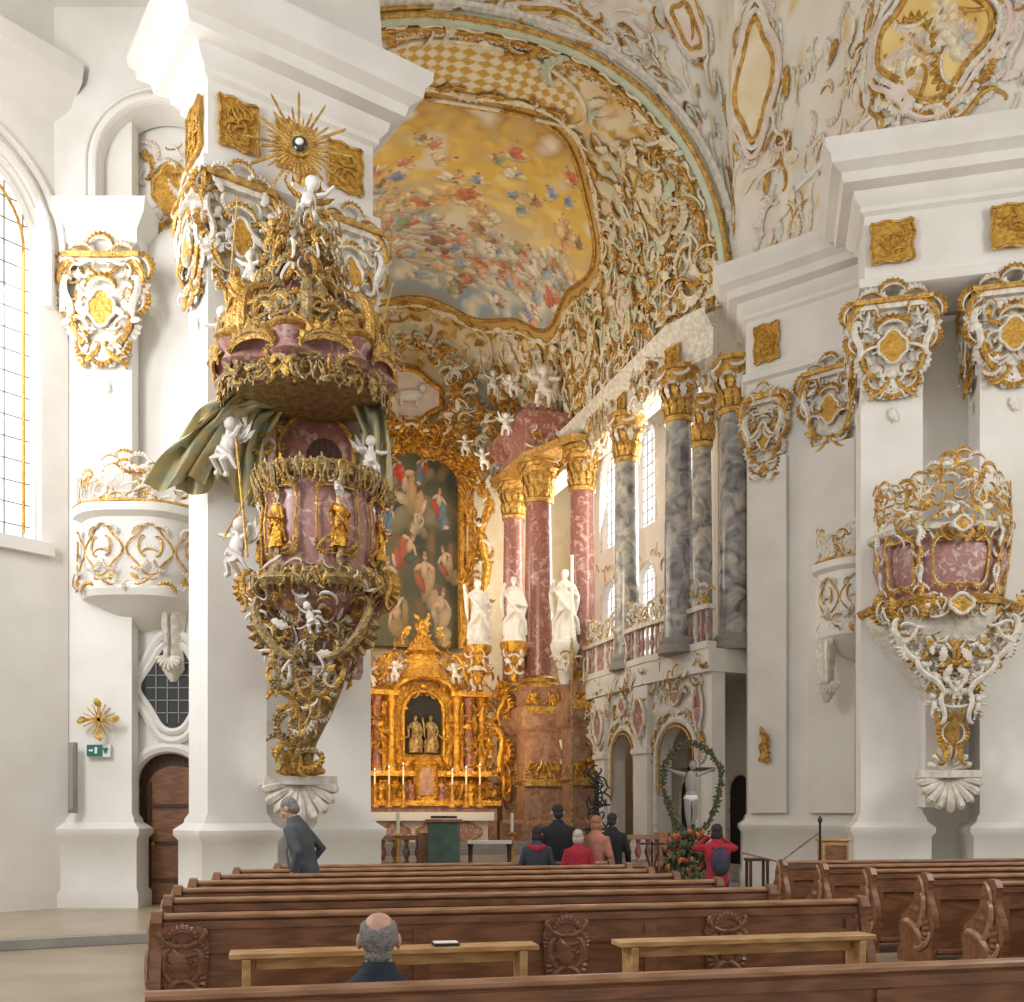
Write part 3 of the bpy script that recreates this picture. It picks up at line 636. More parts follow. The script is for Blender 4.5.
# ================================================================ CHOIR
Wt=[(-2,3.6),(1,3.75),(4.5,4.15),(7.2,4.4),(9.9,4.65),(10.6,4.9),(11.2,5.35)]
Wf=lambda s:lerpT(s,Wt)
ZS=12.45
def vault(s,th):
    f=th*pi/2; H=lerpT(s,[(-2,3.2),(0,4.4),(2,4.9),(8,5.0),(11.2,5.15)])
    return Wf(s)*math.copysign(abs(sin(f))**.87,th), ZS+H*abs(cos(f))**.87
VL=7.3
def MV(u,v,w=0):
    b,z=vault(u,max(-1,min(1,v/VL))); d=V((-b,0,ZS+.8-z)); d.normalize()
    return ch(u,b+d.x*w,z+d.z*w)
class Bins:
    def __init__(s,cell): s.c=cell;s.d={}
    def add(s,b):
        R=max(b[2],b[3]); 
        for i in range(int((b[0]-R)//s.c),int((b[0]+R)//s.c)+1):
            for j in range(int((b[1]-R)//s.c),int((b[1]+R)//s.c)+1): s.d.setdefault((i,j),[]).append(b)
    def col(s,c,x,y,al=.92,wob=.012):
        wx=x+wob*noise.noise(V((x*25,y*25,1))); wy=y+wob*noise.noise(V((x*25,y*25,8)))
        for cu,cv,ru,rv,an,k in s.d.get((int(wx//s.c),int(wy//s.c)),()):
            dx,dy=wx-cu,wy-cv; p,q=dx*cos(an)+dy*sin(an),-dx*sin(an)+dy*cos(an)
            e=(p/ru)**2+(q/rv)**2
            if e<1:
                g=(.62+.6*(p/ru*.5+.5))*(1.1-.35*e)*(1+.18*noise.noise(V((x*60,y*60,4)))); c=tuple(a*(1-al)+b*g*al for a,b in zip(c,k))
        return c
def figure(BN,r,x,y,s,cols,sk=(.74,.48,.32),cloud=None):
    an=r.uniform(-.9,.9); ux,uy=cos(an),sin(an); P=lambda a,b:(x+s*(a*ux-b*uy),y+s*(a*uy+b*ux))
    if cloud:
        for i in range(3): q=P(r.uniform(-.5,-.1),r.uniform(-.5,.5)); BN.add((q[0],q[1],s*.26,s*.45,an+r.uniform(-.3,.3),cloud))
    k=r.choice(cols);k2=r.choice(cols); j=r.choice((-1,1))
    for (a,b,ru,rv,da,c) in((.0,.15*j,.42,.2,.6*j,k),(-.3,.3*j,.3,.16,.9*j,k),(-.42,.42*j,.2,.07,1.1*j,sk),(.05,-.18*j,.3,.12,-.8*j,k2),(.32,.0,.2,.14,.1,r.choice((k,sk,sk))),(.4,.25*j,.06,.2,.4*j,sk),(.38,-.22*j,.06,.2,-.4*j,sk),(.6,.03,.1,.085,0,sk),(.66,.03,.06,.09,0,(.3,.17,.08))):
        q=P(a,b); BN.add((q[0],q[1],s*ru,s*rv,an+da,c))
fb=random.Random(5); FB=Bins(.1)
cols=[(.66,.18,.10),(.82,.60,.34),(.24,.36,.58),(.88,.80,.66),(.52,.28,.12),(.80,.44,.26),(.42,.52,.62),(.74,.28,.20),(.90,.85,.72),(.32,.20,.12),(.78,.54,.14),(.38,.44,.26)]
for i in range(100):
    t=i/99; figure(FB,fb,-.24+.22*sin(t*8)+fb.gauss(0,.13),-.94+1.88*t,fb.uniform(.13,.20),cols,cloud=(.80,.73,.60))
for i in range(34): figure(FB,fb,fb.uniform(-.85,.05),fb.uniform(-.9,.9),fb.uniform(.1,.16),cols,cloud=(.76,.68,.54))
for i in range(30): figure(FB,fb,.48+.22*cos(i)+fb.gauss(0,.05),-.85+.058*i,fb.uniform(.08,.13),cols,cloud=(.84,.66,.34))
for i in range(9): figure(FB,fb,.16+fb.gauss(0,.06),-.3+.07*i,.14,[(.70,.20,.12),(.84,.76,.6),(.8,.5,.2)],cloud=(.88,.76,.48))
def mix(a,b,t): t=max(0,min(1,t)); return tuple(x+(y-x)*t for x,y in zip(a,b))
FS,FHs,FHv=4.9,4.05,4.5
def frin(s,v): 
    a=abs((s-FS)/FHs);b=abs(v/FHv); an=math.atan2(s-FS,v); return (a**2.6+b**2.6)**(1/2.6)*(1+.04*cos(8*an))
def vaultcol(s,v):
    e=frin(s,v); nz=noise.noise(V((s*1.3,v*1.3,0))); n2=noise.noise(V((s*4,v*4,5))); n3=noise.noise(V((s*2.2,v*2.2,15)))
    if e<1:
        x,y=(s-FS)/FHs,v/FHv
        c=mix((.30,.42,.52),(.66,.60,.46),(x+.85+.5*nz)*1.6)
        c=mix(c,(.78,.52,.12),(x+.10+.35*nz)*2.0)
        c=mix(c,(.88,.68,.24),max(0,n3)*1.8*(1 if x>0 else 0))
        c=mix(c,(.48,.28,.09),(x-.62+.35*nz+.2*n2)*2.6)
        c=mix(c,(.82,.75,.60),max(0,nz*1.3+.3*n2+(.08 if x<0 else -.2))*1.5)
        c=mix(c,(.42,.34,.24),max(0,-nz-.08)*1.6*(1 if x<.1 else .5))
        return FB.col(c,x,y)
    if e<1.1: return (.58,.36,.10)
    if s>8.9 and s<10.5 and abs(v)<2.3-.5*(s-9)*.5:
        return (.60,.35,.07) if (int(math.floor(s*4+v*4))+int(math.floor(s*4-v*4)))%2 else (.80,.72,.52)
    c=mix((.76,.68,.50),(.74,.51,.19),nz*2.2+.15); c=mix(c,(.48,.54,.40),(-nz-.12)*3); c=mix(c,(.56,.32,.07),(n2-.15)*4); c=mix(c,(.72,.55,.47),max(0,n3-.15)*2)
    return c
B=Bd()
B.sheet(lambda a,b:MV(-1.6+12.8*a,(b*2-1)*VL),340,420,vcol,lambda a,b:vaultcol(-1.6+12.8*a,(b*2-1)*VL))
B.obj('ceiling_choir_vault')
B=Bd()
def frf(t,k=1.):
    a=2*pi*t; x,y=cos(a),sin(a); q=(abs(x)**2.6+abs(y)**2.6)**(1/2.6)*(1+.04*cos(8*math.atan2(x,y)))
    return FS+FHs*x/q*k,FHv*y/q*k
ringtube(B,MV,lambda t:frf(t,1.0),110,.055,gold,.04); ringtube(B,MV,lambda t:frf(t,1.08),110,.05,stuccow,.05)
for i in range(90):
    u,v=frf(i/90,1.1); a=2*pi*i/90
    if i%2: scroll(B,MV,u,v,.55,a+rnd.uniform(-.5,.5)+pi/2,(gold,stuccow)[i%4>1],'CS'[i%4>1],(-1)**(i//2),.065,.05)
    else: comb(B,MV,u,v,.6,-(pi/2-a)+pi,(stuccow,gold,gold)[i%3],1,.04,gold)
W_=[stuccow,gold,stuccow,stuccow,gold,gold,mint,stuccow]
rocaille(B,MV,lambda u,v:frin(u,v)>1.16 and not(8.9<u<10.5 and abs(v)<2.2),(-1,11,-7,7),600,.3,.75,W_,w=.06,r=.055,bulge=.04)
rocaille(B,MV,lambda u,v:frin(u,v)>1.12,(1.5,11,4.0,7.1),480,.28,.62,W_+[stuccow],w=.09,r=.06,bulge=.05)
for (u,v,hw,hh,fl) in((9.9,4.7,.5,.95,cream),(7.6,5.9,.6,.55,pinkst),(4.8,6.1,.6,.5,cream),(2.5,5.8,.5,.5,cream),(9.9,-4.9,.5,.9,cream)):
    panel(B,MV,u,v,hw,hh,fl,gold,.04,w=.03); ringtube(B,MV,lambda t,u=u,v=v,hw=hw,hh=hh:(u+hw*1.25*cos(2*pi*t),v+hh*1.2*sin(2*pi*t)),30,.045,stuccow,.04)
    for i in range(12): comb(B,MV,u+hw*1.2*cos(i*pi/6),v+hh*1.2*sin(i*pi/6),.5,i*pi/6-pi/2,(stuccow,gold)[i%2],1,.05,gold)
ringtube(B,MV,lambda t:(9.7+.85*cos(2*pi*t),2.4*sin(2*pi*t)),50,.05,stuccow,.04)
for k,(s,r,m,w) in enumerate(((11.12,.13,mint,.08),(11.28,.05,gold,.16),(10.85,.05,gold,.08),(11.25,.1,stucco,-.1))):
    B.tube([MV(s,(-1+2*i/70)*VL,w) for i in range(71)],r,m,8)
for i in range(70):
    v=(-1+2*(i+.5)/70)*VL; comb(B,MV,10.8,v,.45,pi/2,(gold,stuccow)[i%2],1,.05,gold)
    if i%3==0: comb(B,MV,11.15,v,.5,-pi/2,gold,1,.14,stuccow); scroll(B,MV,11.0,v+.1,.4,pi/2,stuccow,'S',(-1)**i,.08,.14)
B.obj('trim_choir_vault')
WO=1.9
for side in(1,-1):
    pts=[(s,side*(Wf(s)+WO)) for s in(-1.6,1,3.2,5.8,8.4,11.0)]
    B=Bd()
    for (s0,b0),(s1,b1) in zip(pts,pts[1:]):
        a=ch(s0,b0,0);c=ch(s1,b1,0); L=(c-a).length; M=PM(a,c-a) if side>0 else PM(c,a-c)
        ops=[(L/2,.55,5.7,8.0,1.0)] if s0>0 else []
        archwall(B,M,0,L,0,9.0,ops,-.15,.15,plaster)
        archwall(B,M,0,L,9.0,17.5,[(L/2,.55,9.6,11.9,1.0)] if s0>0 else [],-.15,.15,plaster)
        if s0>0:
            for vb,vs in((5.7,8.0),(9.6,11.9)):
                B.prism(M,archpts(L/2,.55,vb,vs,16),-.1,-.05,glassw)
                for i in range(9): B.mbox(M,L/2-.55,L/2+.55,vb+.2+i*.32,vb+.215+i*.32,-.04,-.02,lead)
                for i in(-1,0,1): B.mbox(M,L/2+i*.27-.008,L/2+i*.27+.008,vb,vs+.4,-.04,-.02,lead)
                B.tube([M(u,v,.16) for u,v in archpts(L/2,.62,vb,vs,16)],.05,stucco,6)
                rocaille(B,M,lambda u,v:abs(u-L/2)>.6 or v>vs+.7,(L/2,L-.2,vs,vs+1.2),12,.2,.4,[stucco,gold],sym=L/2,w=.16)
    B.obj('wall_choir_%s'%('right' if side>0 else 'left'))
    B=Bd()
    segs=[(3.6,Wf(3.6)-.1),(6.0,Wf(6)-.1),(8.4,Wf(8.4)-.1),(10.9,Wf(10.9)-.15)]
    for (s0,b0),(s1,b1) in zip(segs,segs[1:]):
        a=ch(s0,side*b0,0);c=ch(s1,side*b1,0);L=(c-a).length
        M=PM(a,(c-a)) if side>0 else PM(c,(a-c)); 
        archwall(B,M,0,L,.3,4.7,[(L/2,.72,.35,2.9,1)],-.35,0,plaster)
        B.mbox(M,-.05,L+.05,4.65,5.15,-2.1,.12,plaster)
        B.tube([M(u,v,.03) for u,v in archpts(L/2,.8,.5,2.9,20)],.07,stucco,7); B.tube([M(u,v,.06) for u,v in archpts(L/2,.66,2.0,2.9,20)],.03,gold,6)
        B.mbox(M,0,L,.3,4.7,-1.9,-1.85,plaster)
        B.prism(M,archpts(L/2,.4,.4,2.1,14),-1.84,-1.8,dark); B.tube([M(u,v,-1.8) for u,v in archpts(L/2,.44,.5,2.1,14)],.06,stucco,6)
        B.mbox(M,-.3,.3,.3,4.6,0,.16,plaster); B.mbox(M,-.36,.36,.3,.95,0,.22,plaster); B.mbox(M,-.34,.34,3.0,3.12,0,.22,plaster)
        panel(B,M,.0,3.85,.24,.42,pinkm,stucco,.05,w=.17)
        panel(B,M,L/2,4.25,.2,.2,pinkm,stucco,.04,w=.03); panel(B,M,L-.42,3.9,.14,.5,pinkm,stucco,.03,w=.03)
        for sg in(-1,1):
            for k in range(5):
                a2=.35+k*.3; comb(B,M,L/2+sg*.95*sin(a2),2.9+.95*cos(a2),.42,-sg*a2,(stucco,gold)[k%2],1,.03,gold)
        rocaille(B,M,lambda u,v:abs(u-L/2)<.9,(L/2,L,3.9,4.8),20,.18,.38,[stucco,gold,stucco],sym=L/2,w=.08)
        rocaille(B,M,lambda u,v:True,(-.35,.35,3.3,4.6),16,.18,.34,[stucco,stucco,gold],w=.12)
        B.mbox(M,-.02,L+.02,5.15,5.3,-.1,.15,plaster); B.mbox(M,-.02,L+.02,6.0,6.1,-.08,.14,stucco)
        nb=int(L/.2)
        for i in range(nb):
            p=M((i+.5)*L/nb,0,.03)
            if side>0 or i%2==0: B.lathe([(.06,5.3),(.03,5.42),(.07,5.6),(.03,5.8),(.05,6.0)],(p.x,p.y,0),pinkm if i%3 else stucco,8)
        crest(B,M,0,L,6.08,lambda u:.34+.36*abs(sin(u*pi/L)),[stucco,gold,stucco],90,.24,.03)
        lace(B,M,L/2-.5,L/2+.5,5.25,.75,.33,[stucco,gold],w=.15)
        rocaille(B,M,lambda u,v:True,(0,L,4.6,5.15),20,.18,.35,[stucco,gold],w=.12)
    path=[ch(s,side*(Wf(s)-.12),0) for s in ([0.5,2,4.5,7.2,9.9,10.9] if side>0 else [10.9,9.9,7.2,4.5,2,.5])]
    B.loft(path,[(-.6,11.45),(.02,11.45),(.02,11.55),(0,11.6),(0,12.05),(.1,12.1),(.16,12.2),(.26,12.28),(.28,12.42),(.1,12.48),(-.6,12.5)],stucco,closed=False)
    for s in(9.9,7.2,4.5,8.5,5.8):
        o0=ch(s,side*(Wf(s)-.15),0);dd=ch(s+1,side*Wf(s+1),0)-ch(s,side*Wf(s),0)
        M=PM(o0,dd if side>0 else -dd)
        if s in(8.5,5.8): rocaille(B,M,lambda u,v:True,(0,.8,11.0,12.9),36,.22,.48,[stucco,gold,stucco],sym=0,w=.08)
        else:
            goldpanel(B,M,0,11.82,.2,.18)
            B.mbox(M,-.42,.42,12.5,14.3,-.5,-.1,stucco); goldpanel(B,PM(o0-(M(0,0,.12)-M(0,0,0)),dd if side>0 else -dd),0,13.2,.26,.5); rocaille(B,M,lambda u,v:True,(0,.5,12.5,14.4),24,.2,.42,[stuccow,gold,gold,stucco],sym=0,w=.02)
    B.obj('wall_choir_gallery_%s'%('right' if side>0 else 'left'))
def mcol(name,s,b,z0,z1,r,m,ped=None):
    c=ch(s,b,0);B=Bd()
    B.lathe([(r*1.45,z0),(r*1.45,z0+.12),(r*1.3,z0+.18),(r*1.35,z0+.28),(r*1.1,z0+.36)],c,gold if ped else stepm,24)
    B.lathe([(r*1.05,z0+.34),(r*1.0,z0+.6),(r*.98,z0+2.5),(r*.86,z1-1.15)],c,m,28)
    B.lathe([(r*1.0,z1-1.2),(r*1.05,z1-1.1),(r*.9,z1-1.05),(r*1.0,z1-.6),(r*1.35,z1-.12),(r*1.5,z1-.1),(r*1.5,z1)],c,gold,20)
    for i in range(12):
        a=2*pi*i/12; M=PM((c.x+r*.9*cos(a),c.y+r*.9*sin(a),0),(-sin(a),cos(a),0))
        leaf(B,M,0,z1-1.05,.4,pi/2-.1,gold,.26,.2); leaf(B,M,.05,z1-.7,.36,pi/2-.1,stucco if (m is greym and i%2) else gold,.26,.3)
        comb(B,M,0,z1-.45,.3,0,stucco if (m is greym and i%2==0) else gold,1,.1)
        if i%2: scroll(B,M,0,z1-.22,.32,.3,stucco if m is greym else gold,'C',1,.1,.2)
    if ped:
        B.loft(rect((c.x,c.y),(FY,-FX),r*2.5,r*2.5),[(.12,.5),(.12,1.3),(.02,1.4),(0,2.4),(.1,2.5),(.0,2.6),(0,3.9),(.12,4.05),(.14,4.6),(0,4.7),(.02,z0-.15),(.1,z0)],ped)
        M=PM(c-V((FX,FY,0))*r*1.26,(FY,-FX,0))
        B.mbox(M,-r*1.35,r*1.35,2.35,2.55,-.1,.1,gold); B.mbox(M,-r*1.35,r*1.35,4.4,4.6,-.1,.15,gold)
        rocaille(B,M,lambda u,v:True,(0,r*1.2,2.5,3.0),16,.2,.4,[goldb,gold],sym=0); rocaille(B,M,lambda u,v:True,(0,r*1.2,4.5,5.0),12,.2,.4,[goldb],sym=0)
    return B.obj(name)
for side in(1,-1):
    mcol('marble_column',10.6,side*5.62,5.15,11.5,.32,greym)
    mcol('marble_column',9.9,side*4.62,5.15,11.5,.32,greym)
    mcol('marble_column',7.2,side*4.36,5.15,11.5,.31,greym)
    mcol('marble_column',8.6,side*5.75,5.15,11.5,.26,greym)
    mcol('marble_column',4.5,side*4.02,5.15,11.6,.36,redm,brownm)
    mcol('marble_column',2.9,side*3.2,5.15,11.7,.42,redm,brownm)
    mcol('marble_column',1.2,side*2.85,5.15,11.7,.34,redm,brownm)
# ---------------- retable
B=Bd()
MA=lambda u,v,w=0:ch(w,u,v)
B.mbox(MA,-5.6,5.6,0,17.5,-1.7,-1.4,cream); B.obj('wall_apse')
root=empty('high_altar')
PB_=Bins(.1);q=random.Random(8)
pc1=[(.36,.09,.04),(.34,.21,.08),(.08,.13,.20),(.46,.34,.18),(.22,.12,.06),(.07,.09,.07),(.40,.26,.14)]
for (a,b,s) in((.14,.15,.24),(.12,.45,.26),(.15,.8,.25),(.3,.3,.22),(.32,.66,.24),(.4,.12,.18),(.42,.88,.18),(.46,.48,.2)): figure(PB_,q,a,b,s,pc1,(.56,.36,.22))
for (a,b,s) in((.76,.5,.26),(.8,.2,.16),(.72,.8,.17),(.9,.65,.13),(.88,.4,.12),(.64,.3,.13),(.62,.6,.12)): figure(PB_,q,a,b,s,[(.55,.05,.02),(.45,.28,.12),(.12,.17,.2),(.44,.34,.2)],(.60,.40,.26),cloud=(.20,.16,.09))
def pcol(x,y):
    n=noise.noise(V((x*3,y*5,2))); n2=noise.noise(V((x*9,y*14,7)))
    c=mix((.035,.04,.025),(.11,.10,.05),.4+n+abs(y-.6)); c=mix(c,(.17,.10,.04),n2*2); return PB_.col(c,y,x,.9,.006)
def ptg(a,b):
    u=-1.75+3.3*a; top=12.3+.9*math.sqrt(max(0,1-((a-.5)/.5)**2)); return MA(u,6.9+(top-6.9)*b,-1.0)
B=Bd(); B.sheet(ptg,150,240,vcol,pcol); B.obj('altarpiece_painting',root)
B=Bd()
fr=archpts(-.1,1.75,6.9,12.2,22,.6)
B.tube([MA(u,v,-.95) for u,v in fr],.15,goldb,8); B.tube([MA(u,v,-.85) for u,v in archpts(-.1,2.02,6.8,12.2,22,.6)],.09,goldb,8)
for i,(u,v) in enumerate(archpts(-.1,1.95,6.8,12.2,22,.6)): comb(B,MA,u,v,.7,i*.7,goldb,1,-.8,gold)
for sg in(-1,1):
    for k in range(26):
        x=-.1+sg*(1.95+.22*sin(k*.5)); scroll(B,MA,x,6.9+k*.22,.5,pi/2+rnd.uniform(-.5,.5),goldb,'S',(-1)**k,.09,-.75); comb(B,MA,x+sg*.15,6.9+k*.22,.5,rnd.uniform(0,6),(gold,goldb)[k%2],1,-.75)
B.mbox(MA,-1.3,1.3,13.1,13.6,-1.2,-.7,goldb)
rocaille(B,MA,lambda u,v:True,(0,1.8,12.7,13.9),100,.2,.45,[goldb,gold],sym=-.1,w=-.3)
panel(B,MA,-.1,14.9,1.0,.8,pinkst,goldb,.1,w=-1.0); 
B.ell(MA(-.1,14.85,-.8),(.45,.15,.2),statm,12);B.ell(MA(.35,15.1,-.75),.14,statm,10)
for x in(-.35,.15): B.tube([MA(x,14.8,-.8),MA(x,14.5,-.8)],.05,statm)
rocaille(B,MA,lambda u,v:((u+.1)/1.25)**2+((v-14.9)/1.05)**2>1 and ((u+.1)/2.1)**2+((v-14.9)/1.6)**2<1,(0,2,13.3,16.5),150,.2,.45,[goldb,stuccow,gold],sym=-.1,w=-.35)
for i,(u,v,h) in enumerate(((-1.4,15.2,.8),(1.3,15.3,.8),(-.8,16.0,.6),(.7,16.0,.6))): putto(B,MA(u,v,-.4),h,statm,0,i+120)
B.obj('retable_frame',root)
B=Bd()
for k in range(7):
    for sg in(-1,1):
        B.tube([MA(sg*(1.2+.15*k)-.1,16.6-.05*k,-1.3),MA(sg*(2.0+.2*k),15.3-.15*k,-1.2),MA(sg*(2.4+.22*k),13.8,-1.2),MA(sg*(2.2+.15*k),12.6-.1*k,-1.2)],[.2,.28,.25,.12],drapeb,8)
B.obj('retable_drapery',root)
B=Bd()
for sg in(-1,1):
    B.loft([ch(4.9,sg*4.5,0),ch(4.9,sg*3.6,0),ch(3.2,sg*2.7,0),ch(.6,sg*2.3,0),ch(.2,sg*3.3,0),ch(3,sg*3.9,0)],[(0,11.65),(.0,11.75),(.05,11.85)],gold)
    B.loft([ch(3.4,sg*3.6,0),ch(3.4,sg*2.8,0),ch(.8,sg*2.5,0),ch(.8,sg*3.3,0)],[(0,11.85),(0,12.3),(.1,12.4),(.15,12.6),(.3,12.7),(.3,12.9),(0,13.0),(0,13.2)],redm)
    M=PM(ch(3.45,sg*3.2,0),(FY,-FX,0)); rocaille(B,M,lambda u,v:True,(-.5,.5,11.7,12.9),20,.2,.4,[goldb,gold,stucco])
    for i,(s,b,z,h) in enumerate(((3.4,3.2,13.15,1.3),(3,2.2,12.4,.7),(2.4,2.6,13.8,.7),(3.4,4.0,12.0,.9),(.5,2.3,14.6,.8),(.3,1.5,12.7,.7),(1.5,1.9,11.9,.7))):
        putto(B,ch(s,sg*b,z),h,statm,0,40+i+sg,i<4)
    for k in range(60):
        x,z,a,w=sg*rnd.uniform(1.7,3.3),rnd.uniform(11.9,15),rnd.uniform(0,6),rnd.uniform(-1.2,.3); m=rnd.choice([gold,stuccow,goldb])
        scroll(B,MA,x,z,rnd.uniform(.3,.6),a,m,'S',1,.06,w); comb(B,MA,x,z,.45,a+1,m,1,w)
    B.tube([MA(sg*x,z,-.6) for x,z in((2.2,8),(2.4,9.5),(2.15,10.5),(2.5,11.5),(2.0,12.6),(1.1,13.2))],[.1,.15,.13,.16,.14,.1],goldb,8)
    for k in range(20): comb(B,MA,sg*(2.25+.2*sin(k)),8+k*.24,.4,k*1.3,(gold,stuccow)[k%3==0],1,-.5)
B.obj('retable_entablature',root)
B=Bd(); 
B.mbox(MA,-2.1,2.1,.55,1.9,1.0,2.3,brownm); B.mbox(MA,-2.2,2.2,1.8,1.95,.9,2.45,goldb); B.mbox(MA,-2.15,2.15,.5,.75,.95,2.4,redm)
B.mbox(MA,-1.9,1.9,1.9,5.2,1.0,1.5,goldb); B.mbox(MA,-1.2,1.2,1.9,5.4,1.5,1.75,goldb)
B.prism(MA,archpts(0,.52,3.3,4.5,18,1.1),1.76,1.8,dark)
B.tube([MA(u,v,1.85) for u,v in archpts(0,.6,3.25,4.5,20,1.1)],.07,goldb,8)
for x in(-.95,.95,-1.75,1.75,-1.35,1.35):
    c=MA(x,0,2.0 if abs(x)<1.3 else 1.75); r=.12
    B.lathe([(r*1.5,2.8),(r*1.5,2.9),(r,3.0),(r*.9,4.6),(r*1.5,4.9),(r*1.7,5.0)],c,goldb if abs(x)!=1.35 else redm,14)
B.mbox(MA,-1.9,-.75,4.98,5.12,1.3,2.25,goldb);B.mbox(MA,.75,1.9,4.98,5.12,1.3,2.25,goldb);B.mbox(MA,-1.95,1.95,2.65,2.8,1.3,2.3,goldb)
B.tube([MA(.85*cos(pi-pi*i/12),5.05+.5*sin(pi*i/12),2.1) for i in range(13)],.09,goldb,8)
c=MA(0,0,1.7); B.lathe([(.7,5.5),(.6,5.7),(.42,5.9),(.36,6.2),(.5,6.3),(.25,6.6),(.1,6.8),(.17,6.95),(.02,7.25)],c,goldb,24,lob=.1,k=8)
nin=lambda u,v:not(u<.6 and 3.2<v<5.0)
# bring the carving in front of the columns
MA2=lambda u,v,w=0:ch(1.15+w,u,v)
rocaille(B,MA2,lambda u,v:v<7.3-.95*u**1.3 and nin(u,v),(0,2.15,1.95,7.3),380,.14,.34,[goldb,goldb,gold,goldb],sym=0,w=.45)
rocaille(B,MA2,lambda u,v:(v<6.5-.3*u) and nin(u,v),(0,2.45,1.95,6.5),300,.16,.38,[goldb,goldb,gold],sym=0,w=.55)
for sg in(-1,1):
    for (x,z,h,a) in((2.2,3.4,1.4,.1),(2.25,4.8,1.0,-.2),(1.1,5.8,.9,.5),(2.3,2.4,.9,.2)): scroll(B,MA,sg*x,z,h,pi/2+sg*a,goldb,'S',sg,.06,2.2); comb(B,MA,sg*(x+.12),z,h*.6,-sg*1.5,goldb,1,2.2)
for i,(u,v,h) in enumerate(((-1.6,5.2,.8),(1.5,5.2,.9),(-.9,5.4,.6),(.9,5.4,.6),(-2.0,3.4,.7),(1.95,3.4,.7),(-1.2,3.6,.5),(2.2,4.9,.6),(-2.1,4.9,.6))): putto(B,MA(u,v,2.25),h,statm if i<4 else goldb,0,60+i)
for u in(-.25,.2): robed(B,MA(u,3.35,1.95),1.1,bronze,0,int(u*50)+70)
c=MA(0,0,2.2); B.lathe([(.35,1.95),(.4,2.2),(.36,2.9),(.45,3.0),(.2,3.2),(.05,3.3)],c,goldb,20,sy=.6); B.prism(MA,archpts(0,.2,2.1,2.7,10),2.45,2.5,brownm)
for k,x in enumerate((-1.5,-1.1,-.7,.7,1.1,1.5)):
    c=MA(x,0,2.75); B.lathe([(.12,1.75),(.04,1.9),(.06,2.1),(.03,2.2),(.07,2.35),(.02,2.4)],c,gold,10); B.lathe([(.022,2.4),(.022,2.75+.08*(k%3))],c,candle,8)
    B.ell(MA(x,2.82+.08*(k%3),2.75),(.015,.015,.04),glass,6)
for x in(-1.3,-.45,.45,1.3): robed(B,MA(x,1.95,2.35),.6,(goldb,redm)[int(abs(x)<1)],0,int(x*9)+90)
B.obj('tabernacle',root)
B=Bd()
B.mbox(MA,-1.6,1.6,.75,1.5,2.5,3.4,pinkst); B.mbox(MA,-1.75,1.75,1.5,1.62,2.4,3.55,cloth); B.mbox(MA,-1.75,1.75,1.38,1.5,3.53,3.56,cloth)
for x in(-1,0,1): panel(B,MA,x,1.08,.38,.24,pinkm,gold,.03,w=3.4)
B.obj('altar_table',root)
for (s,b,z,h,yw,sd,arm) in((2.6,1.47,6.4,1.95,.2,1,[(.22,-.1,.86),(.1,-.2,.6)]),(3.4,2.35,6.4,1.9,-.1,2,None),(4.95,3.4,6.15,2.05,-.3,3,[(.1,-.2,.78),(.1,-.24,.68)]),(2.6,-1.9,6.4,1.95,.2,4,None)):
    statue('saint_statue',ch(s,b,z),h,yw,sd,arm=arm)
    B=Bd();c=ch(s,b,0); B.lathe([(.1,z-1.1),(.16,z-.9),(.18,z-.7),(.34,z-.22),(.38,z-.12),(.38,z)],c,statm if s>4 else goldb,20,lob=.05)
    M=PM(c+V((0,-.3,0)),(1,0,0)); rocaille(B,M,lambda u,v:True,(0,.3,z-.9,z-.2),8,.2,.34,[gold,stucco],sym=0)
    B.box((c.x+.15,c.y+.5,z-.5),(.3,1.0,.4),brownm)
    B.obj('statue_console')
# ================================================================ NAVE CEILING
P=[(-9.5,3,13.9),(-7.9,9,13.9),(-5.9,13.0,13.9),(-4.2,14.6,13.9),(-4.6,17.2,13.9)]
for i in range(33):
    f=-1+2*i/32; b,z=vault(11.2,f); q=ch(11.2,b,max(z,ZS)); P.append((q.x,q.y,q.z))
P+=[(5.6,20.6,13.0),(6.3,19.0,13.0),(6.6,17.7,13.0),(8.9,16.7,13.0),(11.2,13,13.5),(12.3,7,13.9),(12.4,2,13.9)]
P=[V(p) for p in P]; cum=[0]
for a,b in zip(P,P[1:]): cum.append(cum[-1]+(b-a).length)
TL=cum[-1]; NC=V((1.2,6,0))
def Pt(l):
    l=max(0,min(TL-.001,l))
    for i in range(len(P)-1):
        if l<=cum[i+1]: return P[i].lerp(P[i+1],(l-cum[i])/(cum[i+1]-cum[i]))
    return P[-1]
def MN(u,v,w=0):
    p=Pt(u); t=max(0,min(1,v/11)); C=NC+(V((p.x,p.y,0))-NC)*.4; C.z=20.6
    a=t*pi/2; k=1-cos(a)
    q=V((p.x+(C.x-p.x)*k,p.y+(C.y-p.y)*k,p.z+(C.z-p.z)*sin(a)))
    d=(NC+V((0,0,14))-q).normalized(); return q+d*w
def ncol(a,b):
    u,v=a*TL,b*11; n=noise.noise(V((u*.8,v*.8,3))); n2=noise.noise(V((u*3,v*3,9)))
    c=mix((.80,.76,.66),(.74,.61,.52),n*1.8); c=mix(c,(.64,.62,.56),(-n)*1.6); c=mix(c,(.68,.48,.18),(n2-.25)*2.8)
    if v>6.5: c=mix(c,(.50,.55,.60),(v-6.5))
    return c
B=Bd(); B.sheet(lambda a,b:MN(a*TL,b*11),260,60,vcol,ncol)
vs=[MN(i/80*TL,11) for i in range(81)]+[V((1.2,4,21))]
B.add(vs,[(i,i+1,81) for i in range(80)],pinkst); B.obj('ceiling_nave')
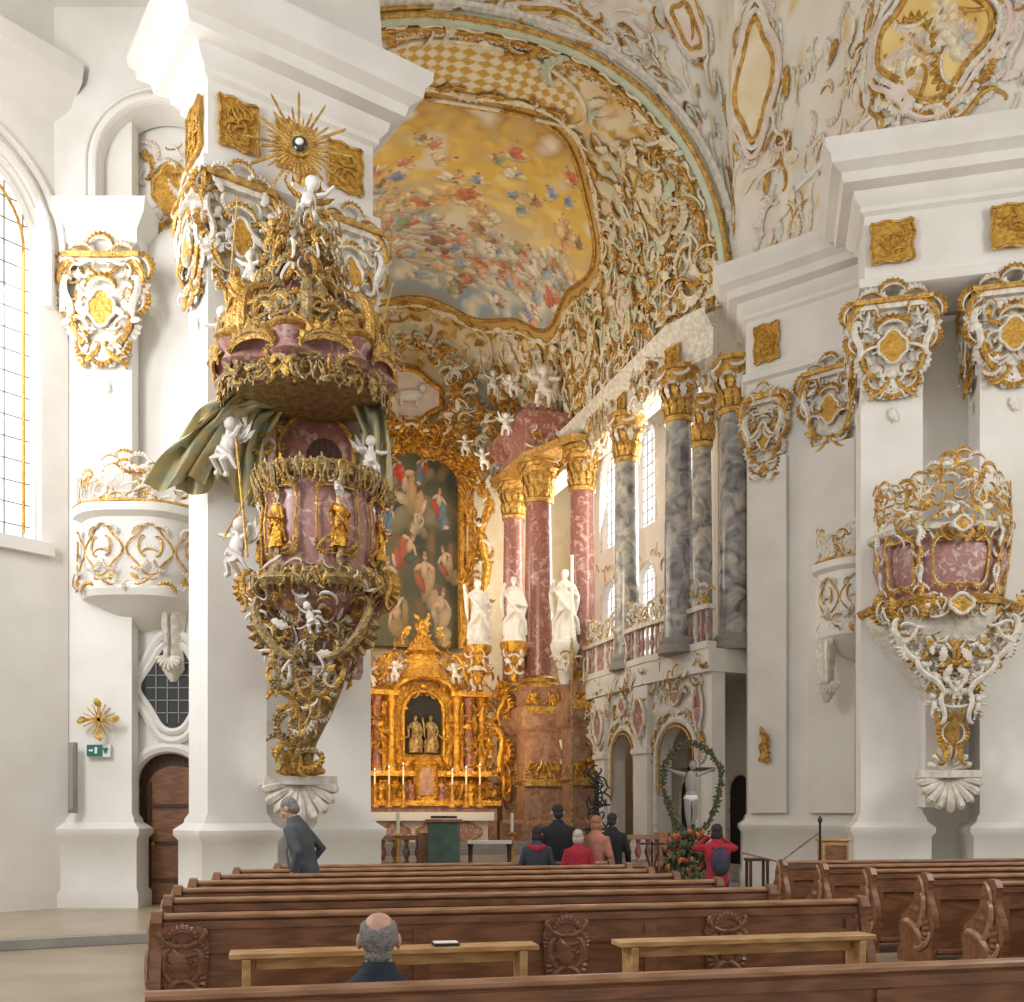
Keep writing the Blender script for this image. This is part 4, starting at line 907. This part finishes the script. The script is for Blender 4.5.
def locate(px,py):   # where on the cove a bearing of the photo meets the surface
    best=None
    for i in range(240):
        for j in range(40):
            u,v=TL*(.15+.8*i/240),.1+j*.15; q=MN(u,v); e=abs(q.x/q.y*1000+512-px)+abs(812-(q.z-CH)/q.y*1000-py)
            if best is None or e<best[0]: best=(e,u,v)
    return best[1:]
B=Bd()
ua0=cum[5]; ua1=cum[37]
NB=Bins(.1); nb_=random.Random(4)
for i in range(12): figure(NB,nb_,.2+.55*nb_.random(),.15+.065*i,.24,[(.80,.66,.42),(.70,.42,.22),(.50,.48,.46),(.84,.76,.6),(.6,.3,.15)],(.78,.56,.38),cloud=(.84,.74,.5))
def cart(u,v,hw,hh,fill=cream,n=18,paint=False):
    if paint:
        f=lambda r,t:(u+hw*r*cos(t)*(1+.12*cos(4*t)),v+hh*r*sin(t)*(1+.12*cos(4*t)))
        def cc_(a,b):
            x,y=f(a,2*pi*b); x=(x-u)/hw*.5+.5; y=(y-v)/hh*.5+.5; c=mix((.70,.44,.10),(.84,.64,.26),.5+noise.noise(V((x*4,y*4,6)))); return NB.col(c,y,x)
        B.sheet(lambda a,b:MN(*f(a,2*pi*b),.07),50,140,vcol,cc_)
    else: B.prism(MN,[(u+hw*cos(a*pi/16)*(1+.12*cos(a*pi/4)),v+hh*sin(a*pi/16)*(1+.12*cos(a*pi/4))) for a in range(32)],.03,.07,fill)
    for k,(q,r,m) in enumerate(((1.0,.06,gold),(1.14,.05,stucco),(1.3,.05,pinkst))):
        ringtube(B,MN,lambda t:(u+hw*q*cos(2*pi*t)*(1+.12*cos(8*pi*t)),v+hh*q*sin(2*pi*t)*(1+.12*cos(8*pi*t))),60,r,m,.06)
    for i in range(n):
        a=2*pi*i/n; comb(B,MN,u+hw*1.22*cos(a),v+hh*1.22*sin(a),hw*.55,a-pi/2,(stucco,gold,stuccow)[i%3],1,.05,gold)
        comb(B,MN,u+hw*1.5*cos(a+.15),v+hh*1.5*sin(a+.15),hw*.5,a+.15-pi/2,(pinkst,stucco)[i%2],1,.03,stucco)
        if i%2: scroll(B,MN,u+hw*1.6*cos(a),v+hh*1.6*sin(a),hw*.8,a+pi/2,(stucco,gold)[i%4>1],'S',(-1)**(i//2),.06,.04)
for (x,y,hw,hh,fl) in((928,38,.85,.8,goldp),(752,85,.45,.75,cream),(395,30,.7,.45,goldp),(560,22,.8,.35,goldp),(690,30,.5,.4,pinkst)):
    u,v=locate(x,y); cart(u,v,hw,hh,fl,paint=(fl is goldp))
rocaille(B,MN,lambda u,v:True,(1,TL-3,.3,3.2),420,.3,.7,[stucco,stucco,gold,stuccow,pinkst],w=.03,r=.05,bulge=.03)
rocaille(B,MN,lambda u,v:True,(ua0,ua1,.15,1.4),220,.25,.55,[stucco,gold,stuccow,gold,mint],w=.04,r=.055,bulge=.04)
rocaille(B,MN,lambda u,v:True,(ua1+.3,cum[-3],.2,3.0),240,.3,.6,[stucco,gold,stuccow,stuccow,pinkst],w=.04,r=.055,bulge=.04)
B.obj('trim_nave_ceiling')
# ================================================================ PEWS
def pew(name,c,L,ends=(1,1),tall=.95,orn=()):
    B=Bd(); M0=Matrix.Translation(c)@Matrix.Rotation(math.atan2(.225,.974),4,'Z')
    B.box((L/2,0,.5),(L,.035,.8),wood)
    B.tube([(0,0,tall-.02),(L,0,tall-.02)],.036,wood_sheen,10,flat=.75); B.box((L/2,-.012,tall-.075),(L,.05,.05),wood)
    B.box((L/2,-.03,tall-.24),(L,.025,.04),wood); B.box((L/2,-.03,.18),(L,.03,.12),wood)
    n=max(2,int(L/1.3))
    for i in range(n+1): B.box((min(max(i*L/n,.06),L-.06),-.028,.5),(.09,.025,.62),wood)
    B.box((L/2,.24,.45),(L,.4,.035),wood); B.box((L/2,.05,tall-.16),(L,.02,.05),wood); B.box((L/2,-.13,.16),(L,.16,.03),wood)
    prof=[(-.14,0),(.46,0),(.46,.1),(.4,.2),(.43,.4),(.38,.5),(.26,.58),(.16,.7),(.15,.82),(.1,.93),(.03,.98),(-.05,.97),(-.09,.9),(-.06,.8),(-.09,.7),(-.15,.58),(-.18,.42),(-.14,.28),(-.12,.14)]
    for e,x in zip(ends,(-.04,L+.04)):
        if e:
            Me=lambda u,v,w,x=x:V((x+w,u,v)); B.prism(Me,prof,-.035,.035,wood)
            for sg in(-1,1):
                Mg=lambda u,v,w,x=x,sg=sg:V((x+sg*(.035+w),u,v))
                for (a,b,s,an) in((.03,.83,.24,1.2),(.05,.55,.4,1.9),(.17,.35,.38,.5),(0,.25,.3,2.5)): scroll(B,Mg,a,b,s,an,wood_sheen,'C',sg,.09,.0,.03)
                comb(B,Mg,.05,.45,.35,1.,wood,1,0)
    for x in orn:
        Mo=lambda u,v,w,x=x:V((x+u,-.04-w,v))
        B.prism(Mo,[(-.14,.35),(.14,.35),(.17,.75),(.12,.87),(-.12,.87),(-.17,.75)],0,.03,wood)
        for sg in(-1,1):
            for (a,b,s,an) in((.08,.79,.17,.6),(.09,.62,.2,1.5),(.07,.44,.2,2.2),(.05,.7,.12,.2)): scroll(B,Mo,sg*a,b,s,an if sg>0 else pi-an,wood,'C',sg,.11,.03,.03)
            comb(B,Mo,sg*.07,.55,.2,-sg*1.3,wood,1,.03); comb(B,Mo,sg*.1,.72,.16,-sg*.9,wood,1,.03)
        leaf(B,Mo,0,.5,.24,pi/2,wood,.3,.1,.03); comb(B,Mo,0,.82,.18,0,wood,1,.04)
    o=B.obj(name); o.matrix_world=M0; return o
starts=[(-1.42,3.88,6.4,0,.92),(-2.28,6.55,5.05,1,.95),(-2.62,7.75,5.0,0,.95),(-2.88,8.75,5.0,0,.95),(-3.05,9.7,4.9,0,.95),(-3.1,10.65,4.8,0,.95),(-3.15,11.6,4.7,0,.95),(-2.9,12.55,4.3,0,.95)]
for i,(x,y,L,o,t) in enumerate(starts):
    pew('church_pew',(x,y,0),L,orn=((.12,2.72,3.95) if o else ()),ends=(int(i>0),1),tall=t)
for i in range(7):
    d=13.6-i*1.0; x=3.72+.235*i; pew('church_pew',(x,d,0),5.2,ends=(1,0))
def bench(c,L):
    B=Bd(); B.box((L/2,.0,.76),(L,.2,.035),woodl); B.box((L/2,.0,.70),(L-.3,.04,.07),woodl)
    for x in(.1,L-.1):
        B.prism(lambda u,v,w,x=x:V((x+w,u,v)),[(-.13,0),(-.05,0),(0,.12),(.05,0),(.13,0),(.08,.4),(.1,.74),(-.1,.74),(-.08,.4)],-.025,.025,woodl)
    B.box((L/2,0,.3),(L-.2,.03,.07),woodl)
    o=B.obj('wooden_bench',bevel=.006); o.matrix_world=Matrix.Translation(c)@Matrix.Rotation(math.atan2(.225,.974),4,'Z')
bench((-1.70,6.02,0),1.9); bench((.68,6.55,0),1.85)
B=Bd(); B.box((-.42,6.315,.7875),(.16,.11,.018),iron,.25); B.box((-.42,6.315,.799),(.15,.10,.005),cloth,.2); B.obj('hymn_book')
# ================================================================ SANCTUARY FURNITURE
def balus(name,a,b,z0,z1):
    a=V(a);b=V(b);B=Bd();L=(b-a).length;M=PM(a,b-a)
    B.mbox(M,0,L,z0,z0+.1,-.1,.1,brownm);B.mbox(M,0,L,z1-.09,z1,-.13,.13,brownm);h=z1-z0
    n=int(L/.2)
    for i in range(n):
        p=M((i+.5)*L/n,0,0); B.lathe([(.06,z0+.1),(.03,z0+.25*h),(.08,z0+.45*h),(.03,z0+.7*h),(.06,z1-.09)],(p.x,p.y,0),redm,10)
    for u in(0,L): B.mbox(M,u-.12,u+.12,z0-.3,z1+.05,-.14,.14,brownm)
    B.obj(name)
balus('communion_rail',(A(365,0,20).x,20,0),(A(424,0,20.2).x,20.2,0),.5,1.15)
balus('communion_rail',(A(603,0,20.6).x,20.4,0),(A(660,0,21).x,20.7,0),.5,1.15)
B=Bd(); q=A(444,0,19.5)
B.box((q.x,19.5,1.0),(.6,.45,.85),mk('ambo_green',(.09,.16,.13),(.06,.11,.085),4,.5)); B.box((q.x,19.48,1.45),(.7,.55,.06),brownm,0); B.box((q.x,19.5,.58),(.75,.6,.12),brownm)
B.box((q.x,19.5,1.52),(.5,.35,.05),woodd); B.obj('ambo',bevel=.015)
B=Bd(); q=A(480,0,20.5)
B.box((q.x+.2,20.6,1.0),(.9,.5,.06),cloth)
for x in(-.2,.6): B.lathe([(.1,.5),(.04,.6),(.05,.9),(.08,1.0)],(q.x+x-.0,20.6,0),woodd,10)
B.obj('credence_table')
for pxx,dd in((398,19.5),(512,21.5)):
    B=Bd(); q=A(pxx,0,dd); B.lathe([(.16,.5),(.05,.56),(.03,.9),(.06,1.0),(.03,1.1),(.09,1.16),(.03,1.2)],(q.x,dd,0),gold,12); B.lathe([(.035,1.2),(.035,1.6)],(q.x,dd,0),candle,10); B.obj('altar_candlestick')
B=Bd(); q=ch(4.5,3.4,0); dd=q.y-1.0; x=A(572,0,dd).x; B.lathe([(.18,.5),(.06,.7),(.03,2.4),(.06,2.5),(.03,3.2),(.025,5.2),(.07,5.8),(.03,6.2)],(x,dd,0),bronze,14); B.lathe([(.045,6.2),(.045,8.4)],(x,dd,0),candle,12); B.obj('paschal_candle')
B=Bd(); d=17.2;c=A(690,790,d); M=PM((c.x,d,c.z),(1,0,0))
B.mbox(M,-.035,.035,-1.6,.72,-.06,0,woodd);B.mbox(M,-.42,.42,.32,.39,-.06,0,woodd)
B.ell(M(0,.12,.09),(.1,.07,.22),stepm,12);B.ell(M(0,-.1,.09),(.1,.08,.12),stepm,10);B.ell(M(.03,.42,.1),(.065,.07,.09),stepm,12);B.ell(M(.03,.45,.08),.075,woodd,8)
for sg in(-1,1):
    B.tube([M(sg*.1,.26,.08),M(sg*.25,.3,.07),M(sg*.4,.36,.05)],[.045,.033,.022],stepm,8)
    B.tube([M(sg*.05,-.12,.09),M(sg*.06,-.38,.14),M(sg*.02,-.7,.06)],[.075,.055,.03],stepm,8)
    for k in range(4): B.tube([M(sg*.4,.36,.05),M(sg*(.44+.012*k),.37+.012*k,.08)],.008,stepm,5)
B.ell(M(0,-.14,.1),(.13,.09,.08),cloth,10)
B.lathe([(.35,0),(.35,.1),(.2,.15),(.12,.4)],(c.x,d,0),brownm,16)
B.obj('crucifix')
B=Bd()
f=lambda t:(.48*cos(2*pi*t)*(1+.1*sin(6*pi*t)),.04+.76*sin(2*pi*t))
B.tube([M(*f(i/40),.16) for i in range(41)],.03,green,8)
for i in range(420):
    t=rnd.random();u,v=f(t); leaf(B,M,u+rnd.uniform(-.03,.03),v+rnd.uniform(-.03,.03),rnd.uniform(.05,.08),rnd.uniform(0,6.3),green,.3,.8,w=.16)
for i in range(12): u,v=f(i/12); B.ell(M(u,v,.22),.022,redfl,6)
B.obj('leaf_garland')
B=Bd(); q=A(598,795,21.5); M=PM((q.x,21.8,q.z),(1,0,0))
for k in range(40): scroll(B,M,rnd.uniform(-.2,.2),rnd.uniform(-.9,.55),.3,rnd.uniform(0,6),iron,'CS'[k%2],1,.06)
B.lathe([(.28,.5),(.1,.6),(.06,1.0),(.05,2.3)],(q.x,21.85,0),iron,12)
B.obj('wrought_iron_stand')
B=Bd(); d=14.5;q=A(685,850,d)
B.lathe([(.16,0),(.22,.35),(.24,.42)],(q.x,d,0),brownm,18); B.lathe([(.3,.0),(.3,.02)],(q.x,d,0),stepm,18)
for i in range(260):
    a=rnd.uniform(0,6.3);h=rnd.uniform(.0,1);r=.33*math.sqrt(rnd.random())*(1-.3*h)
    p=V((q.x+r*cos(a),d+r*sin(a),.6+h*.7)); Ml=PM(p,(cos(a+1.5),sin(a+1.5),0)); leaf(B,Ml,0,0,rnd.uniform(.08,.16),rnd.uniform(.3,2.8),rnd.choice([redfl,green,green,green]),.35,.5)
for i in range(14): a=rnd.uniform(0,6.3); B.tube([(q.x,d,.4),(q.x+.25*cos(a),d+.25*sin(a),.9)],.01,green,5)
B.obj('poinsettia_arrangement')
B=Bd(); d=16.2;q=A(833,850,d); B.box((q.x,d,.75),(.42,.3,.8),woodl); B.box((q.x,d-.16,.75),(.34,.02,.68),wood); B.box((q.x,d,1.17),(.48,.36,.04),woodl);B.box((q.x,d,.18),(.44,.32,.36),woodl); B.obj('offertory_cabinet',bevel=.01)
B=Bd(); d=15.2;q=A(820,830,d); B.lathe([(.14,0),(.14,.03),(.02,.06),(.018,1.45),(.04,1.5),(.01,1.56)],(q.x,d,0),iron,12); B.obj('rope_post')
B=Bd(); d=15.6;q=A(757,0,d)
B.box((q.x,d,.88),(.34,.34,.04),woodd)
for x in(-.13,.13):
    for y in(-.13,.13): B.box((q.x+x,d+y,.44),(.04,.04,.86),woodd)
B.box((q.x,d,.4),(.3,.3,.03),woodd); B.obj('small_table')
B=Bd(); a=A(652,0,18); 
for x in(-.12,.12): B.tube([(a.x+x,18,0),(a.x-x,18,.95)],.018,woodd)
B.box((a.x,18,1.05),(.45,.3,.03),woodd); B.tube([(a.x,18,.5),(a.x,18,1.1)],.02,woodd); B.obj('music_stand')
B=Bd(); B.tube([(A(742,0,15.2).x,15.2,1.0),(A(780,0,15.2).x,15.2,.86),(A(820,0,15.2).x-.02,15.2,1.3)],.014,redm,6); B.obj('barrier_rope')
# ================================================================ PEOPLE
def person(name,loc,yaw,H,jc,pcx,hc,pose='stand',lean=0,arms=None,hair='short',turn=0,extra=None,vox=.016,tilt=0):
    k=H/1.75; E=empty(name); Rz=Matrix.Rotation(yaw,3,'Z'); loc=V(loc)
    hip=.92 if pose!='sit' else .50
    Rl=Matrix.Rotation(-lean,3,'X')
    T=lambda x,y,z:loc+Rz@(V((0,0,hip))+Rl@V((x,y,z-hip)))*k
    T0=lambda x,y,z:loc+Rz@V((x,y,z))*k
    dz=hip-.92; U=lambda x,y,z:T(x,y,z+dz)
    J=Bd(); n=20
    ring=[(.155,.115,.80),(.17,.125,.90),(.165,.12,1.0),(.165,.125,1.12),(.185,.135,1.25),(.20,.13,1.36),(.185,.11,1.43),(.11,.085,1.48),(.07,.07,1.52)]
    vs=[U(a*cos(2*pi*i/n),b*sin(2*pi*i/n)-.01,z) for a,b,z in ring for i in range(n)]
    fs=[(j*n+i,j*n+(i+1)%n,(j+1)*n+(i+1)%n,(j+1)*n+i) for j in range(len(ring)-1) for i in range(n)]+[tuple(range(n))[::-1],tuple(range((len(ring)-1)*n,len(ring)*n))]
    J.add(vs,fs,jc)
    arms=arms or [((.25,.0,1.15),(.24,.12,.93)),((.25,.0,1.15),(.24,.12,.93))]
    for sg,(el,wr) in zip((-1,1),arms):
        sh=U(sg*.175,0,1.395);e=U(sg*el[0],el[1],el[2]);w=U(sg*wr[0],wr[1],wr[2])
        J.tube([U(sg*.1,0,1.39),sh,sh.lerp(e,.5),e,e.lerp(w,.5),w],[.07*k,.072*k,.06*k,.054*k,.05*k,.042*k],jc,10)
        Hn=Bd(); d=(w-e).normalized(); side=d.cross(V((0,0,1))); 
        if side.length<.1: side=Rz@V((1,0,0))
        side.normalize(); nrm=side.cross(d).normalized(); pc_=w+d*.05*k
        rot=Matrix((side,nrm,d)).transposed()
        Hn.ell(pc_,(.042*k,.018*k,.055*k),skin,10,rot); Hn.tube([w-d*.03*k,w+d*.03*k],.026*k,skin,8)
        for q in range(4):
            b=pc_+d*.045*k+side*(-.03+.02*q)*k; ln=(.035,.042,.04,.03)[q]*k
            Hn.tube([b,b+d*ln-nrm*.008*k,b+d*ln*1.6-nrm*.03*k,b+d*ln*1.7-nrm*.05*k],[.0095*k,.009*k,.0085*k,.007*k],skin,6)
        b=pc_+side*.035*k*(-sg)-d*.02*k; Hn.tube([b,b+side*(-sg)*.03*k+d*.025*k,b+side*(-sg)*.035*k+d*.055*k-nrm*.01*k],[.013*k,.011*k,.009*k],skin,6)
        Hn.obj('hand',E)
    J.tube([U(.0,.0,1.47),U(0,.005,1.545)],[.088*k,.074*k],jc,12)
    J.obj('jacket',E,remesh=vox,smooth=3)
    L=Bd(); L.ell(T0(0,0,hip),(.165*k,.12*k,.13*k),pcx,12,Rz)
    for sg in(-1,1):
        if pose=='sit': kn=T0(sg*.12,.44,.5);an=T0(sg*.12,.46,.1)
        elif pose=='walk': kn=T0(sg*.09,.1+.12*sg,.5);an=T0(sg*.09,.3*sg-.02,.1 if sg>0 else .16)
        else: kn=T0(sg*.1,.02,.5);an=T0(sg*.11,.0,.1)
        hp=T0(sg*.09,0,hip-.02); L.tube([hp,hp.lerp(kn,.5),kn,kn.lerp(an,.4),an],[.1*k,.085*k,.066*k,.06*k,.05*k],pcx,10)
        S=Bd(); S.ell(an+Rz@V((0,.07,-.055))*k,(.045*k,.13*k,.04*k),iron,12,Rz); S.ell(an+Rz@V((0,-.01,-.03))*k,(.045*k,.055*k,.05*k),iron,10,Rz); S.obj('shoe',E)
    L.obj('trousers',E,remesh=vox,smooth=3)
    hp=U(0,.03,1.635); Rh=Rz@Rl@Matrix.Rotation(turn,3,'Z')@Matrix.Rotation(-tilt,3,'X'); Hh=lambda x,y,z:hp+Rh@V((x,y,z))*k
    D=Bd(); D.tube([U(0,0,1.46),U(0,.01,1.56)],[.062*k,.056*k],skin,12)
    D.ell(Hh(0,-.012,.03),(.076*k,.094*k,.088*k),skin,16,Rh); D.ell(Hh(0,.025,-.035),(.06*k,.068*k,.085*k),skin,14,Rh); D.ell(Hh(0,.07,-.095),(.03*k,.025*k,.025*k),skin,8,Rh)
    D.tube([Hh(0,.09,.02),Hh(0,.118,-.03),Hh(0,.098,-.04)],[.01*k,.016*k,.012*k],skin,8)
    for sg in(-1,1):
        D.ell(Hh(sg*.083,-.005,-.005),(.014*k,.024*k,.036*k),skin,10,Rh); D.ell(Hh(sg*.045,.07,-.02),(.022*k,.02*k,.02*k),skin,8,Rh)
    D.obj('head',E,remesh=.006 if vox<.014 else .009,smooth=2)
    F=Bd()
    for sg in(-1,1):
        F.ell(Hh(sg*.03,.087,.012),(.013*k,.008*k,.008*k),statm,8,Rh);F.ell(Hh(sg*.03,.094,.012),(.006*k,.004*k,.006*k),dark,8,Rh);F.tube([Hh(sg*.015,.098,.032),Hh(sg*.045,.088,.03)],.004*k,hc,5)
    F.tube([Hh(-.022,.094,-.062),Hh(0,.1,-.06),Hh(.022,.094,-.062)],.005*k,redm,6); F.obj('face_features',E)
    G=Bd()
    if hair=='short': parts=[((0,-.022,.045),(.082,.094,.085)),((0,-.06,-.02),(.07,.055,.07))]
    elif hair=='bob': parts=[((0,-.02,.045),(.088,.1,.09)),((0,-.045,-.04),(.088,.07,.09)),((.065,0,-.03),(.025,.05,.08)),((-.065,0,-.03),(.025,.05,.08))]
    else: parts=[((0,-.046,.012),(.081,.066,.076)),((.055,-.02,.032),(.027,.07,.054)),((-.055,-.02,.032),(.027,.07,.054)),((0,-.05,-.06),(.06,.045,.04))]
    for c,r in parts: G.ell(Hh(*c),tuple(x*k for x in r),hc,20,Rh)
    for i,v in enumerate(G.v):
        v=V(v); G.v[i]=tuple(v+(v-hp).normalized()*.006*noise.noise(v*60))
    G.obj('hair',E,remesh=.006,smooth=1)
    if extra: extra(E,U,k)
    return E
navy=fab('navy_jacket',(.022,.03,.05)); grey=fab('grey_jacket',(.09,.10,.11)); black=fab('black_jacket',(.012,.014,.02)); red=fab('red_jacket',(.42,.02,.035)); pink=fab('salmon_jacket',(.50,.20,.13)); slate=fab('slate_jacket',(.045,.05,.07)); jean=fab('trousers_dark',(.03,.035,.05))
hgrey=mk('grey_hair',(.36,.34,.32),(.22,.20,.18),60,.8,bump=.6,bs=120); hwhite=mk('white_hair',(.6,.54,.44),(.45,.38,.3),40,.7,bump=.5,bs=90); hdark=mk('dark_hair',(.03,.022,.018),(.015,.01,.01),40,.6,bump=.5,bs=90); hred=mk('red_hair',(.42,.2,.1),(.3,.13,.06),40,.7,bump=.5,bs=90)
q=A(378,0,4.33)
person('seated_man',(q.x,4.33,-.19),.08,1.80,navy,jean,hgrey,'sit',lean=.06,hair='fringe',vox=.011,arms=[((.29,.04,1.17),(.18,.25,.98)),((.29,.04,1.17),(.18,.25,.98))])
def strap(E,U,k):
    b=Bd(); b.tube([U(-.12,.13,1.0),U(-.06,.15,1.2),U(.1,.1,1.42),U(.12,-.05,1.46)],.018,iron,6,flat=.4); b.obj('bag_strap',E)
q=A(303,0,10.9); person('walking_man',(q.x,11.1,0),1.35,1.80,grey,jean,hgrey,'walk',lean=.25,tilt=.3,extra=strap,arms=[((.26,-.08,1.15),(.24,.04,.95)),((.27,-.12,1.15),(.22,.1,1.0))])
q=A(558,0,13.6); person('standing_man',(q.x,13.6,0),.1,1.72,black,jean,hdark,'stand')
def hoodp(E,U,k):
    b=Bd(); b.tube([U(-.13,-.06,1.44),U(0,-.12,1.40),U(.13,-.06,1.44)],[.03,.05,.03],red,8); b.obj('red_hood',E)
q=A(537,0,13.15); person('visitor_dark_jacket',(q.x,13.15,0),.0,1.42,slate,jean,hdark,'stand',hair='bob',extra=hoodp)
q=A(578,0,13.1); person('visitor_red_coat',(q.x,13.1,0),-.1,1.38,red,jean,hwhite,'stand',hair='bob')
q=A(596,0,13.9); person('visitor_salmon_coat',(q.x,13.9,0),-.6,1.56,pink,jean,hred,'stand',hair='bob')
q=A(612,0,14.4); person('visitor_black_coat',(q.x,14.4,0),-.3,1.60,black,jean,hdark,'stand')
def pack(E,U,k):
    b=Bd()
    b.ell(U(0,-.2,1.2),(.15*k,.1*k,.22*k),mk('backpack',(.05,.03,.08),(.03,.02,.05),10,.7),16); b.ell(U(0,-.28,1.1),(.1*k,.05*k,.1*k),jean,12)
    for sg in(-1,1): b.tube([U(sg*.09,-.12,1.4),U(sg*.1,.05,1.46),U(sg*.11,.14,1.3)],.02,jean,6,flat=.5)
    b.obj('backpack',E)
    c=Bd(); p=U(0,.27,1.6); c.box(p,(.13,.06,.09),iron); c.lathe([(.035,0),(.035,.06)],p,iron,12); c.obj('camera',E)
q=A(717,0,12.6); person('photographer',(q.x,12.6,0),.05,1.46,red,jean,hdark,'stand',hair='bob',extra=pack,arms=[((.32,.12,1.38),(.07,.22,1.56)),((.32,.12,1.38),(.07,.22,1.56))])
# ================================================================ LIGHT
w=bpy.data.worlds.new('World'); sc.world=w; w.use_nodes=True
w.node_tree.nodes['Background'].inputs[0].default_value=(1.0,.985,.965,1); w.node_tree.nodes['Background'].inputs[1].default_value=.76
def area(name,loc,tgt,size,e,col=(1,1,1),sy=None):
    l=bpy.data.lights.new(name,'AREA'); l.energy=e; l.color=col; l.size=size
    if sy: l.shape='RECTANGLE'; l.size_y=sy
    o=bpy.data.objects.new(name,l); sc.collection.objects.link(o); o.location=loc
    o.rotation_euler=(V(tgt)-V(loc)).to_track_quat('-Z','Y').to_euler(); return o
area('window_light_left',ML(-1.7,8.5,.15),(2,15,5),2.2,230,(.97,.98,1.0),5)
area('window_light_nave_right',(11.5,8,9),(-3,14,5),3,560,(1,.98,.94),5)
area('window_light_nave_left',(-8.3,7,9),(6,18,7),2.5,700,(.98,.99,1.0),5)
for s in(6.9,2.1):
    area('window_light_choir',ch(s,-(Wf(s)+1.5),9.5),ch(s,4,12),1.2,380,(1,.96,.88),4)
    area('window_light_choir',ch(s,(Wf(s)+1.5),9.5),ch(s,-3,11),1.2,250,(1,.96,.88),4)
area('choir_fill_light',ch(10.5,0,8.0),ch(2,0,12),2.0,300,(1,.88,.66))  # soft fill added because the deep choir falls dark, not a real lamp
for b in(-1.6,1.6):
    area('altar_footlight',ch(4.8,b,3.2),ch(1.5,b*.3,4.6),.4,58,(1,.70,.36))
# ================================================================ CAMERA
cam=bpy.data.cameras.new('camera'); co=bpy.data.objects.new('camera',cam); sc.collection.objects.link(co); sc.camera=co
co.location=(0,0,CH); co.rotation_euler=(pi/2,0,0); cam.sensor_width=36; cam.lens=36*1000/1024; cam.shift_y=311/1024; cam.clip_end=200
